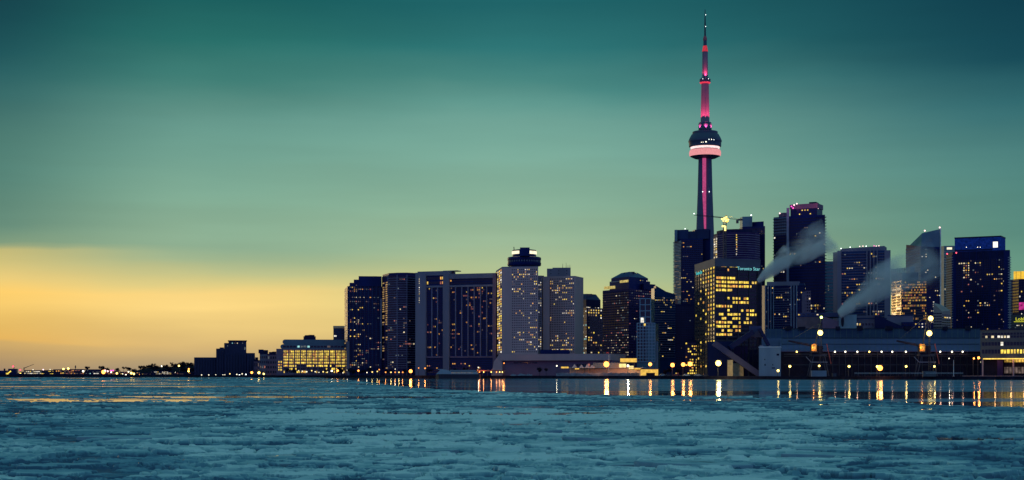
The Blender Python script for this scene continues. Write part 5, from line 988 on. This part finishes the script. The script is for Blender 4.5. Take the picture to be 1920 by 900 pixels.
for i, (px, py, kk, s, lab) in enumerate(((651, 694, 'w', .4, 'tiny white lamp at the outer corner of the first apartment tower'), (672, 695, 'o', .7, 'orange lamp before the first navy apartment tower'), (688, 698.5, 'w', .5, 'white lamp on the quay before the first navy tower'), (698, 697.5, 'y', .55, 'yellow lamp under the gap between first two towers'), (707.5, 696.5, 'y', .5, 'yellow lamp nearest the gold side strip'), (711, 693, 'o', .5, 'orange lamp below the gold side strip'), (741, 692, 'w', .4, 'small white lamp above the red-lit quay wall'))):
    lamp(px, py, 1225 - i * 5, kk, lab, 200 if kk != 'o' else 500, s)
for i, px in enumerate((723, 733, 741, 748, 755)): lamp(px, 698, 1205 - i * 4, 'y' if i % 2 else 'o', 'low orange-red quay lamp in the close row below the curved balcony tower', 300, .55, group='row of low quay lamps below the curved tower')
for i, (px, py, kk, s) in enumerate(((560, 695, 'w', .4), (567, 696, 'w', .5), (575, 697, 'w', .6), (584.5, 695, 'y', .55), (591, 697, 'w', .5), (598, 698, 'w', .4), (606, 697, 'y', .6), (614, 697.5, 'w', .4), (643, 699, 'w', .45))): lamp(px, py, 1300, kk, 'small pale lamp in front of the yellow-lit terminal building', 0, s, group='small lamps before the lit terminal')
lamp(622, 695.5, 1298, 'w', 'larger white lamp at the dark end of the lit terminal', 500, .75); lamp(633, 695, 1297, 'o', 'tall orange lamp at the dark end of the lit terminal', 900, .9)
lamp(472, 698.5, 1410, 'o', 'orange lamp at the foot of the grain elevator', 1500, 1.1); lamp(485.5, 699, 1405, 'y', 'yellow lamp in the gap after the grain elevator', 1200, 1.1); lamp(494.5, 701, 1400, 'y', 'small yellow lamp low beside the unlit storage block', 500, .8)
for i, px in enumerate((378, 391.5, 404.5, 418, 421.5)): lamp(px, 703, 1437 - i, 'w', 'small white lamp along the foot of the grain elevator', 0, .55, group='white lamps at the foot of the grain elevator')
for i, px in enumerate((431, 444, 449, 454, 461)): lamp(px, 701 + (i % 3), 1428, ('y', 'w', 'W', 'w', 'W')[i], 'pale lamp near the headhouse end of the grain elevator quay', 0, .6, group='lamps at the headhouse end of the elevator quay')
# far low shore
for i, (px, py, kk, s) in enumerate(((2, 704, 'w', 1.2), (24.5, 687, 'r', 1.0), (38, 693.5, 'r', .9), (38.3, 702, 'y', 1.5), (62, 693, 'w', .55), (81, 693, 'P', .7), (94, 692.5, 'w', .5), (119, 691.8, 'y', .9), (128, 691, 'y', 1.0), (156, 696, 'w', 1.0), (155, 705, 'w', .9), (194, 697.5, 'o', 2.0), (197, 695, 'P', 1.1), (202, 696, 'P', .9), (208, 695, 'm', .9), (212, 694.5, 'm', .8), (208.5, 698, 'w', .7), (219, 700, 'y', .9), (230, 701, 'w', .6), (241, 697, 'w', .7), (246, 699.5, 'y', 1.1), (251, 701, 'y', 1.0), (236, 703.5, 'w', .9), (270, 704.5, 'w', .5), (262, 702, 'o', .6), (303, 686.5, 'w', .7), (335.5, 686, 'y', .9), (329, 699, 'w', .8), (354, 692, 'o', .8), (353.5, 696, 'y', .9))):
    nm = {'w': 'white', 'y': 'yellow', 'r': 'red', 'o': 'orange', 'P': 'pale pink', 'm': 'magenta'}[kk]
    d = ('by the moored ship' if px < 45 else 'over the low yellow-lit sheds' if px < 135 else 'among the low houses' if px < 185 else 'near the pink lit patch of the far shore' if px < 225 else 'under the far shore trees' if px < 300 else 'on the wooded rise beside the grain elevator')
    lamp(px, py, 1545 if px > 240 else 1560, kk, f'tiny {nm} lamp {d}', 1500 if s > 1.3 else 0, s, 'shore_lamp', f'{nm} lamps {d}')
for i, (px, py, lab, cat) in enumerate(((1233, 700, 'w', ''),)): pass

# far shore blocks
for i, (p0, p1, py, cols, rows, lit_, pal, lab) in enumerate(((45, 78, 694, 10, 2, .85, 'pale', 'low shed with a run of bright yellow windows near the slanting crane'), (78, 101, 694, 9, 3, .35, 'office', 'low dark shed with one lit yellow corner'), (100, 124, 692.5, 6, 2, .3, 'amber', 'low dark hall with one broad amber window'), (124, 158, 692, 12, 3, .5, 'warm', 'low two-storey block with rows of small warm windows'), (158, 188, 692.5, 12, 3, .2, 'blue', 'dim two-storey block with a mast above it'), (186, 226, 695, 12, 3, .4, 'warm', 'low block lit warm beside the pink lamps'), (226, 262, 697, 12, 2, .2, 'warm', 'low dark block under bare trees'), (283, 324, 695.5, 14, 3, .5, 'pale', 'low boathouse with bright pale lit front below the wooded rise'), (322, 366, 698, 10, 2, .25, 'warm', 'dark house row at the edge of the grain elevator'), (262, 284, 699, 6, 2, .1, 'warm', 'small dark boat shed in a gap of trees'), (38, 46, 697, 2, 2, .4, 'warm', 'tiny hut between ship and yellow-lit shed'))):
    low_block('waterfront_shed', lab, 'shed', p0, p1, py, 1575 if p0 < 260 else 1530, 18, M_DARK, cols, rows, lit_, pal, 200 + i, roof=False, fw=.8, fh=.5)
Y = 1540; o = thing('moored_ship', 'dark moored ship with white bridge lights and a short mast at the far shore', 'ship', (X(18, Y), Y, 0)); k = Y / F
hull = [(X(-30, Y), Y), (X(34, Y), Y - 2), (X(40, Y), Y + 4), (X(34, Y), Y + 9), (X(-30, Y), Y + 9)]; MB().prism(hull, -.5, Z(700, Y)).build('hull', M_DARK, o); MB().box((X(22, Y), Y + 4, Z(696, Y)), (8, 6, 5)).build('bridge', M_NAVY, o); MB().box((X(-4, Y), Y + 4, Z(697.5, Y)), (16, 6, 3)).build('deckhouse', M_NAVY, o)
MB().tube((X(24, Y), Y + 4, Z(694, Y)), (X(24, Y), Y + 4, Z(687.6, Y)), .25).build('mast', M_STEEL, o); MB().tube((X(6, Y), Y + 4, Z(697, Y)), (X(6, Y), Y + 4, Z(691, Y)), .9).build('funnel', M_DARK, o); mb = MB(); mb.tube((X(15, Y), Y - 1, Z(700.5, Y)), (X(21, Y), Y - 1, Z(695.5, Y)), .55); mb.build('lit_gangway', LIT['Y'], o); MB().box((X(14.5, Y), Y - 1.6, Z(700.4, Y)), (2.4, .5, 1.4)).build('lit_doorway', LIT['Y'], o)
Y = 1590; o = thing('harbour_crane', 'thin harbour crane with raised slanting jib on the far shore', 'crane', (X(45, Y), Y, GZ)); MB().tube((X(45, Y), Y, GZ), (X(45, Y), Y, Z(689, Y)), .5).build('mast', M_STEEL, o); MB().tube((X(44.5, Y), Y, Z(690.5, Y)), (X(63.5, Y), Y, Z(683, Y)), .35, .2).build('jib', M_STEEL, o)
Y = 1585; o = thing('flag_mast', 'short dark mast standing over the two-storey far shore block', 'mast', (X(141.5, Y), Y, GZ)); MB().tube((X(141.5, Y), Y, GZ), (X(141.5, Y), Y, Z(684.8, Y)), .4, .3).build('pole', M_STEEL, o); MB().box((X(141.5, Y), Y, Z(688, Y)), (1.2, .6, 2)).build('antenna_box', M_STEEL, o)

# wooded rise and trees
mb = MB(); n = 24; Y = 1640; top = [(215, 699), (250, 695), (262, 690), (275, 688), (300, 687.5), (325, 686.5), (345, 684), (380, 684), (420, 699)]
pxs = np.linspace(215, 420, n); pys = np.interp(pxs, [t_[0] for t_ in top], [t_[1] for t_ in top])
vs = [];
for r_, (yo, kz) in enumerate(((-60, 0), (-20, .6), (20, 1), (120, 1), (200, 0))):
    for px, py in zip(pxs, pys): vs.append((X(px, Y + yo * .2), Y + yo, GZ - .2 + (Z(py, Y) - GZ) * kz))
mb.add(vs, [(r_ * n + i, r_ * n + i + 1, (r_ + 1) * n + i + 1, (r_ + 1) * n + i) for r_ in range(4) for i in range(n - 1)]); tag(mb.build('hill', material('winter_slope', (.014, .010, .020), .95, 0, .4, .1, .03), smooth=True), kind='structure')
LEAF = material('winter_foliage', (.018, .014, .028), .9, 0, .5, .3, .03); BARK = material('bark', (.04, .035, .035), .9)
def crown_mesh(seed, rx, rz, n, leaf):
    r = random.Random(seed); mb = MB(); lobes = [(r.gauss(0, .45) * rx, r.gauss(0, .45) * rx, (r.random() - .3) * rz, .45 + r.random() * .35) for _ in range(7)]
    for _ in range(n):
        lx, ly, lz, lr = r.choice(lobes); d = np.array([r.gauss(0, 1), r.gauss(0, 1), r.gauss(0, .8)]); d /= np.linalg.norm(d) + 1e-6; q = lr * rx * (r.random() ** .4)
        c = np.array([lx, ly, lz]) + d * q * np.array([1, 1, rz / rx]); u = np.array([r.gauss(0, 1) for _ in range(3)]); u /= np.linalg.norm(u); v = np.cross(u, d); s = leaf * (.5 + r.random())
        mb.add([c - u * s - v * s * .6, c + u * s - v * s * .6, c + u * s * .8 + v * s * .7, c - u * s * .8 + v * s * .7], [(0, 1, 2, 3)])
    me = bpy.data.meshes.new('crown'); me.from_pydata(mb.v, [], mb.f); me.materials.append(LEAF); return me
CM = [crown_mesh(i, 3.3, 3.6, 620, .42) for i in range(4)]
def tree(px, py, w, Y, label, group, i):
    x = X(px, Y); zt = Z(py, Y); s = w * Y / F / 7.6; cz = zt - 3.6 * s; zb = min(GZ, cz - 3) if Y < 1600 else min(cz - 2.5 * s, Z(699, Y)); o = thing('tree', label, 'tree', (x, Y, zb), group)
    mb = MB(); mb.tube((x, Y, zb), (x, Y, cz), .35 * s, .2 * s)
    for a in range(4): mb.tube((x, Y, cz - 1.5 * s), (x + 2 * s * math.cos(a * 1.6), Y + 2 * s * math.sin(a * 1.6), cz + s), .14 * s, .05 * s, n=5)
    mb.build('trunk', BARK, o); c = bpy.data.objects.new('crown', CM[i % 4]); COL.objects.link(c); c.parent = o; c.location = (0, 0, cz - zb); c.scale = (s, s, s * .95); c.rotation_euler.z = i * 1.7
rt = random.Random(77)
for i, (px, py, w) in enumerate(((163, 687, 9), (193, 686, 13), (200, 689, 10), (220, 690, 8), (232, 687.5, 7), (243, 688.5, 10), (251, 691, 9))): tree(px, py, w, 1610, 'rounded bare tree showing above the far shore sheds', 'trees above the far shore sheds', i)
for i, (px, py, w) in enumerate(((263, 686, 9), (270, 685.5, 10), (277, 684, 9), (283, 683.5, 10), (287, 681.5, 7), (295, 685, 11), (304, 684, 9), (312, 684, 10), (321, 679.5, 5), (326, 682, 10), (333, 680.5, 12), (343, 678.5, 16), (353, 680, 12), (360, 680, 10), (291, 688, 12), (318, 688, 13), (345, 691, 14), (331, 694, 10), (271, 693, 10), (280, 692, 11), (300, 693, 9), (361, 689, 10), (309, 691, 11))): tree(px, py, w, 1600 + (i % 5) * 8, 'dark bushy tree on the wooded rise beside the grain elevator', 'trees on the wooded rise', i)
rb = random.Random(5)
for i, px in enumerate((656, 664, 681, 693, 727, 760, 806, 853, 872, 640, 612, 552, 540, 1012, 1024, 1247, 1255, 1272)):
    Y = 1262 if 660 < px < 800 else 1195 if px < 930 and px > 800 else 1312 if px < 650 else 1110 if px < 1100 else 1045
    tree(px, 689 + rb.random() * 4, 8 + rb.random() * 4, Y - 5, 'small dark quay tree in front of the waterfront towers', 'small quay trees before the towers', i)

# ferry and pier by the slab block
Y = 1120; o = thing('ferry', 'long low white ferry with glazed cabin moored at the quay before the slab block', 'ferry', (X(860, Y), Y, 0)); xs = lambda px: X(px, Y)
hull = [(xs(817), Y), (xs(823), Y - 4), (xs(899), Y - 5), (xs(902), Y), (xs(899), Y + 5), (xs(823), Y + 4)]; MB().prism([(p[0] * 1.0, p[1]) for p in hull], -.4, Z(701.5, Y)).build('hull', material('navy_hull', (.012, .014, .032), .5), o)
MW = material('ferry_white', (.30, .40, .45), .45, 0, .1)
mb = MB(); z1 = Z(701.5, Y); vs = [(xs(818), z1), (xs(826), Z(693.5, Y)), (xs(835), Z(693, Y)), (xs(846), Z(696.5, Y)), (xs(892), Z(696.5, Y)), (xs(897), z1)]
mb.add([(x, Y - 4.4, z) for x, z in vs] + [(x, Y + 4.4, z) for x, z in vs], [tuple(range(6)), tuple(range(11, 5, -1))] + [(i, 6 + i, 6 + (i + 1) % 6, (i + 1) % 6) for i in range(6)]); mb.build('superstructure', MW, o)
mb = MB(); mb.box((xs(868), Y - .2, Z(694.5, Y)), (xs(892) - xs(844), 7, .5)); mb.build('canopy', MW, o); MB().box((xs(868), Y, Z(695.6, Y)), (xs(890) - xs(846), 6.4, .7)).build('upper_window', GLASS, o); MB().box((xs(826), Y, Z(692.6, Y)), (4, 5, .4)).build('wheelhouse_roof', MW, o)
for i in range(14): MB().box((xs(848 + i * 3), Y - 4.45, Z(699, Y)), (.8, .12, .9)).build('window', LIT['g'] if i % 3 else LIT['d'], o)
Y = 1128; o = thing('pier_canopy', 'red-lit canopy roof over the ferry pier below the hotel podium', 'shelter', (X(920, Y), Y, GZ)); MB().prism(rect(P(894, Y), P(945, Y - 4), 6), Z(696, Y), Z(694, Y)).build('roof', material('red_canopy', (.45, .12, .09), .6), o)
for px in (896, 905, 914, 923, 932, 943): MB().tube((X(px, Y), Y + .4, GZ), (X(px, Y), Y + .4, Z(696, Y)), .15).build('post', M_STEEL, o)
for px, kk in ((899, 'o'), (907, 'y'), (921, 'y'), (931, 'o'), (937, 'y'), (942, 'y')): MB().ball((X(px, Y), Y - 1, Z(697.6, Y)), .35, 8, 5).build('canopy_lamp', BULB[kk], o); point_light('canopy_light', (X(px, Y), Y - 2, Z(697.8, Y)), (1, .3, .10), 200, .3, o)

# ferry terminal cluster
Y = 1062
def small(name, label, cat, px0, px1, pyt, pyb, Y, d, mat, seed, roof=None):
    f = facing(px0, px1, Y, d); o = thing(name, label, cat, (*mid(f), GZ)); MB().prism(f, GZ if pyb is None else Z(pyb, Y), Z(pyt, Y)).build('wall', mat, o)
    MB().prism(shrink(f, -.4), Z(pyt, Y) + .01, Z(pyt, Y) + .35).build('roof', roof or M_STEEL, o); return o, f
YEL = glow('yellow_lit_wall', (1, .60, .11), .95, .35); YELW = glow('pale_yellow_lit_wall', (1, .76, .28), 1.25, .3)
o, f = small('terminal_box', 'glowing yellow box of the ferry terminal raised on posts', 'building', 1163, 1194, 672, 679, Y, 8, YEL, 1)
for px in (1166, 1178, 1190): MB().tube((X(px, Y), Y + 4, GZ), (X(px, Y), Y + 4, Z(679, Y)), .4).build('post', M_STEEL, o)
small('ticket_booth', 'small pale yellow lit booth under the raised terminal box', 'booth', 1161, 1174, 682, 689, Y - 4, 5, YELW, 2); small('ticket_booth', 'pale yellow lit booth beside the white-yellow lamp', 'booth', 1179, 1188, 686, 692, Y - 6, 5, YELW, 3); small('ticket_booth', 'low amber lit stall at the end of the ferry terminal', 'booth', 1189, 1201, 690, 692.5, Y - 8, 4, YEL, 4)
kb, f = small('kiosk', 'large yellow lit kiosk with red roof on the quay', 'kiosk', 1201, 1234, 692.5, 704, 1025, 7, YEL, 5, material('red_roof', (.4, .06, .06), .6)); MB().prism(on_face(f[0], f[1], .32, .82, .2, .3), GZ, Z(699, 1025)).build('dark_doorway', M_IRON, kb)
M_TENT = material('pink_grey_tent', (.50, .40, .38), .8); M_HALL = material('orange_brown_hall', (.48, .32, .24), .8, 0, .2)
o = thing('terminal_hall', 'long low ferry terminal hall washed in orange lamp light', 'building', (X(1120, Y), Y + 10, GZ)); MB().prism(rect(P(1068, Y + 8), P(1203, Y - 6), 10), GZ, Z(690, Y)).build('wall', M_HALL, o); MB().prism(rect(P(1112, Y + 6), P(1165, Y), 12), Z(690, Y), Z(680, Y)).build('upper_storey', M_HALL, o); MB().prism(rect(P(1066, Y + 5), P(1205, Y - 8.5), 14), Z(690, Y), Z(689, Y)).build('roof', M_TENT, o)
for i, px in enumerate((1077, 1090, 1101, 1110)):
    o = thing('tent', ('white peaked tent at the outer end of the ferry terminal', 'pink-lit peaked tent second along the ferry terminal', 'pink-lit peaked tent third along the ferry terminal', 'orange-lit peaked tent under the brightest orange lamp')[i], 'tent', (X(px, Y), Y - 2, GZ)); k = Y / F; x = X(px, Y); yq = Y - 2; w = 5 * k; z1, z2 = Z(690, Y), Z(682.5 + i % 2, Y)
    MB().add([(x - w, yq - 2, z1), (x + w, yq - 2, z1), (x + w, yq + 3, z1), (x - w, yq + 3, z1), (x, yq + .5, z2)], [(0, 1, 4), (1, 2, 4), (2, 3, 4), (3, 0, 4)]).build('tent_roof', M_TENT, o)
    for sx in (-1, 1): MB().tube((x + sx * w, yq - 2, GZ), (x + sx * w, yq - 2, z1), .12).build('post', M_STEEL, o)
small('kiosk', 'small stall with a yellow lit hatch before the tents', 'kiosk', 1052, 1066, 687.5, 690.5, Y, 4, YEL, 7); small('kiosk', 'tiny amber stall among the tents', 'kiosk', 1078, 1086, 690.5, 692.5, Y - 6, 3, YEL, 8)
o = thing('quay_fence', 'pale hoarding fence along the quay before the ferry terminal', 'fence', (X(1120, 1045), 1045, GZ)); mb = MB()
for i in range(34): px = 1045 + i * 4.6; Yf = 1058 - i * .6; h = 5.0 + (i * 7 % 5) * .35; mb.box((X(px, Yf), Yf, GZ + h * Yf / F / 2), (1.75, .12, h * Yf / F))
mb.build('fence_panel', material('hoarding_panel', (.20, .22, .26), .7, 0, .35, .5), o)
M_FLAG = material('white_mast', (.6, .6, .6), .5); o = thing('flagpole', 'white flagpole rising from the ferry terminal roof', 'flagpole', (X(1141, Y), Y, GZ)); MB().tube((X(1141, Y), Y - 3, GZ), (X(1141, Y), Y - 3, Z(665, Y)), .22, .12).build('pole', M_FLAG, o); MB().box((X(1141, Y) - .9, Y - 3, Z(661.5, Y)), (1.9, .1, 1.2)).build('flag', material('dark_red_flag', (.4, .06, .07), .8), o)

# things on the quay: boats, cars, containers, railing
def boat(px, w, Y, label, hullm, z0=0):
    k = w * Y / F; x = X(px, Y); o = thing('boat', label, 'boat', (x, Y, z0)); h = k * .13
    lo = [(-.44, 0), (-.40, .12), (.36, .12), (.50, 0), (.36, -.12), (-.40, -.12)]; n = 6
    MB().add([(x + u * k * .92, Y + v * k * .8, z0) for u, v in lo] + [(x + u * k, Y + v * k, z0 + h * (1.25 if u > .4 else 1)) for u, v in lo], [tuple(range(6))[::-1], tuple(range(6, 12))] + [(i, (i + 1) % 6, 6 + (i + 1) % 6, 6 + i) for i in range(6)]).build('hull', hullm, o)
    mb = MB(); a = [(-.2, h), (-.16, h * 2.1), (.08, h * 2.1), (.2, h)]; mb.add([(x + u * k, Y - k * .08, z0 + z) for u, z in a] + [(x + u * k, Y + k * .08, z0 + z) for u, z in a], [(0, 1, 2, 3), (7, 6, 5, 4)] + [(i, 4 + i, 4 + (i + 1) % 4, (i + 1) % 4) for i in range(4)]); mb.build('cabin', MW, o); MB().box((x - .03 * k, Y - k * .085, z0 + h * 1.6), (k * .18, .06, h * .45)).build('window', GLASS, o)
boat(977, 16, 1112, 'white covered motorboat laid up on the quay below the hotel podium', MW, GZ); boat(991, 14, 1110, 'second laid-up motorboat, its cover humped, by the hotel podium', MW, GZ); boat(962, 13, 1114, 'small laid-up boat nearest the leaning orange street lamp', MW, GZ); boat(1225, 17, 1010, 'dark workboat moored in front of the yellow lit kiosk', M_IRON, .1); boat(822, 12, 1150, 'low dinghy at the bow of the long ferry', MW, .1)
PAINT = [material('car_paint_' + n, c, .3, 0, .05) for n, c in (('silver', (.4, .42, .44)), ('black', (.02, .02, .025)), ('red', (.3, .03, .03)), ('white', (.6, .6, .6)))]
TYRE = material('tyre_rubber', (.015, .015, .015), .9)
def car(px, Y, ci, label):
    x = X(px, Y); o = thing('parked_car', label, 'car', (x, Y, GZ)); a = [(-2.2, .35), (-2.25, .85), (-1.4, 1.0), (-.9, 1.5), (.7, 1.5), (1.3, 1.0), (2.15, .85), (2.2, .35)]; n = 8
    MB().add([(x + u, Y - .85, GZ + z) for u, z in a] + [(x + u, Y + .85, GZ + z) for u, z in a], [tuple(range(n)), tuple(range(2 * n - 1, n - 1, -1))] + [(i, n + i, n + (i + 1) % n, (i + 1) % n) for i in range(n)]).build('body', PAINT[ci], o)
    MB().box((x - .1, Y - .87, GZ + 1.25), (1.7, .06, .32)).build('window', GLASS, o)
    for u in (-1.4, 1.4):
        mb = MB(); mb.tube((x + u, Y - .9, GZ + .33), (x + u, Y - .6, GZ + .33), .33, n=10); mb.build('wheel', TYRE, o)
for i, (px, lab) in enumerate(((1242, 'silver car parked just past the yellow kiosk'), (1253, 'black car parked under the first orange quay lamp'), (1268, 'red car parked between the orange quay lamps'), (1287, 'white car parked below the last two orange quay lamps'), (1308, 'silver car parked by the hopper block'), (1322, 'black car parked at the foot of the hopper block'))): car(px, 992 - i * 6, i % 4, lab); 
def container(px, Y, w, h, label, mat):
    x = X(px, Y); k = Y / F; o = thing('container', label, 'container', (x, Y, GZ)); mb = MB(); mb.box((x, Y, GZ + h * k / 2), (w * k, 2.4, h * k)); mb.build('body', mat, o); mb = MB(); n = int(w / 1.6)
    for i in range(n): mb.box((x - w * k / 2 + (i + .5) * w * k / n, Y - 1.25, GZ + h * k / 2), (w * k / n * .5, .08, h * k * .9))
    mb.build('corrugation', mat, o)
MCN = material('grey_container', (.22, .24, .30), .7); container(1535, 900, 28, 11, 'pale grey shipping container below the ochre-cab ship unloader', MCN); container(1742, 895, 24, 10, 'dark grey container at the foot of the red-laddered ship unloader', material('dark_container', (.10, .11, .13), .7)); container(1564, 903, 7, 6, 'small open steel frame box beside the pale container', M_STEEL)
o = thing('quay_railing', 'long thin pale railing on the quay in front of the shed', 'railing', (X(1700, 896), 896, GZ)); mb = MB(); a, b_ = (X(1602, 905), 905), (X(1806, 888), 888)
for z in (1.0, .5): mb.tube((a[0], a[1], GZ + z + 1.2), (b_[0], b_[1], GZ + z + 1.2), .07, n=4)
mb.build('rail', M_WHITE, o); mb = MB()
for i in range(40): q = lerp(a, b_, i / 39); mb.tube((q[0], q[1], GZ), (q[0], q[1], GZ + 2.2), .06, n=4)
mb.build('post_frame', M_STEEL, o)
Y = 893; o = thing('light_pole', 'bare white pole on the quay between the shed and the quayside office', 'pole', (X(1788, Y), Y, GZ)); MB().tube((X(1788, Y), Y, GZ), (X(1788, Y), Y, Z(675, Y)), .2, .14).build('pole', M_FLAG, o); MB().box((X(1788, Y), Y, GZ + .2), (.9, .9, .4)).build('foot', M_CONC, o)

# steam plumes
def plume(name, label, p0, p1, Y, r0, r1, dens, bend, seed, fade):
    a = np.array([X(p0[0], Y), Y, Z(p0[1], Y)]); b_ = np.array([X(p1[0], Y), Y, Z(p1[1], Y)]); d = b_ - a; L_ = np.linalg.norm(d); ang = math.atan2(d[2], d[0])
    mb = MB(); n, k = 16, 18
    for i in range(k + 1):
        t_ = i / k; r_ = (r0 + (r1 - r0) * t_ ** .8) * 1.08; zz = bend * (t_ * (1 - t_)) * 4
        for j in range(n): mb.v.append((t_ * L_, r_ * math.cos(2 * math.pi * j / n), zz + r_ * math.sin(2 * math.pi * j / n)))
        if i:
            for j in range(n): mb.f.append(((i - 1) * n + j, (i - 1) * n + (j + 1) % n, i * n + (j + 1) % n, i * n + j)); mb.m.append(0)
    mb.f += [tuple(range(n))[::-1], tuple(range(k * n, (k + 1) * n))]; mb.m += [0, 0]
    m = bpy.data.materials.new('steam'); m.use_nodes = True; t = m.node_tree; t.nodes.clear()
    def q(op, x, y=None, z=None, cl=False):
        nd = t.nodes.new('ShaderNodeMath'); nd.operation = op; nd.use_clamp = cl
        for i, v in enumerate((x, y, z)):
            if v is None: continue
            if isinstance(v, (int, float)): nd.inputs[i].default_value = v
            else: t.links.new(v, nd.inputs[i])
        return nd.outputs[0]
    c = t.nodes.new('ShaderNodeTexCoord'); s = t.nodes.new('ShaderNodeSeparateXYZ'); t.links.new(c.outputs['Object'], s.inputs[0])
    tt = q('DIVIDE', s.outputs[0], L_, cl=True); zc = q('MULTIPLY', q('MULTIPLY', tt, q('SUBTRACT', 1, tt)), bend * 4); zz = q('SUBTRACT', s.outputs[2], zc)
    rr_ = q('ADD', q('MULTIPLY', q('POWER', tt, .8), r1 - r0), r0); rad = q('DIVIDE', q('SQRT', q('ADD', q('MULTIPLY', s.outputs[1], s.outputs[1]), q('MULTIPLY', zz, zz))), rr_)
    nz = t.nodes.new('ShaderNodeTexNoise'); nz.inputs['Scale'].default_value = .075; nz.inputs['Detail'].default_value = 6; nz.inputs['Distortion'].default_value = .6; mp = t.nodes.new('ShaderNodeMapping'); mp.inputs['Scale'].default_value = (.55, 1.2, 1.2); mp.inputs['Location'].default_value = (seed, 0, 0); t.links.new(c.outputs['Object'], mp.inputs[0]); t.links.new(mp.outputs[0], nz.inputs[0])
    fall = q('SUBTRACT', 1, q('ADD', rad, q('MULTIPLY', q('SUBTRACT', nz.outputs[0], .42), q('ADD', 1.2, q('MULTIPLY', tt, 1.6)))), cl=True); fall = q('POWER', fall, 1.25)
    along = q('POWER', q('SUBTRACT', 1, q('MULTIPLY', tt, fade), cl=True), 1.4); den = q('MULTIPLY', q('MULTIPLY', fall, along), q('DIVIDE', dens, rr_))
    v = t.nodes.new('ShaderNodeVolumePrincipled'); v.inputs['Color'].default_value = (.96, .92, .88, 1); v.inputs['Anisotropy'].default_value = .1; t.links.new(den, v.inputs['Density']); oo = t.nodes.new('ShaderNodeOutputMaterial'); t.links.new(v.outputs[0], oo.inputs['Volume'])
    o = mb.build(name, m); o.location = a; o.rotation_euler = (0, -ang, 0); tag(o, label, 'steam', kind='thing')
plume('steam_plume', 'thick white steam plume drifting from the slim chimney across the tallest condominium', (1421, 527), (1560, 448), 1108, 1.7, 17, 14, 3, 3.1, .72)
plume('steam_plume', 'thin wide steam plume rising from the steam drum past the ribbed condominium', (1574, 590), (1760, 486), 1023, 3.4, 21, 12, 4, 11.7, .88)
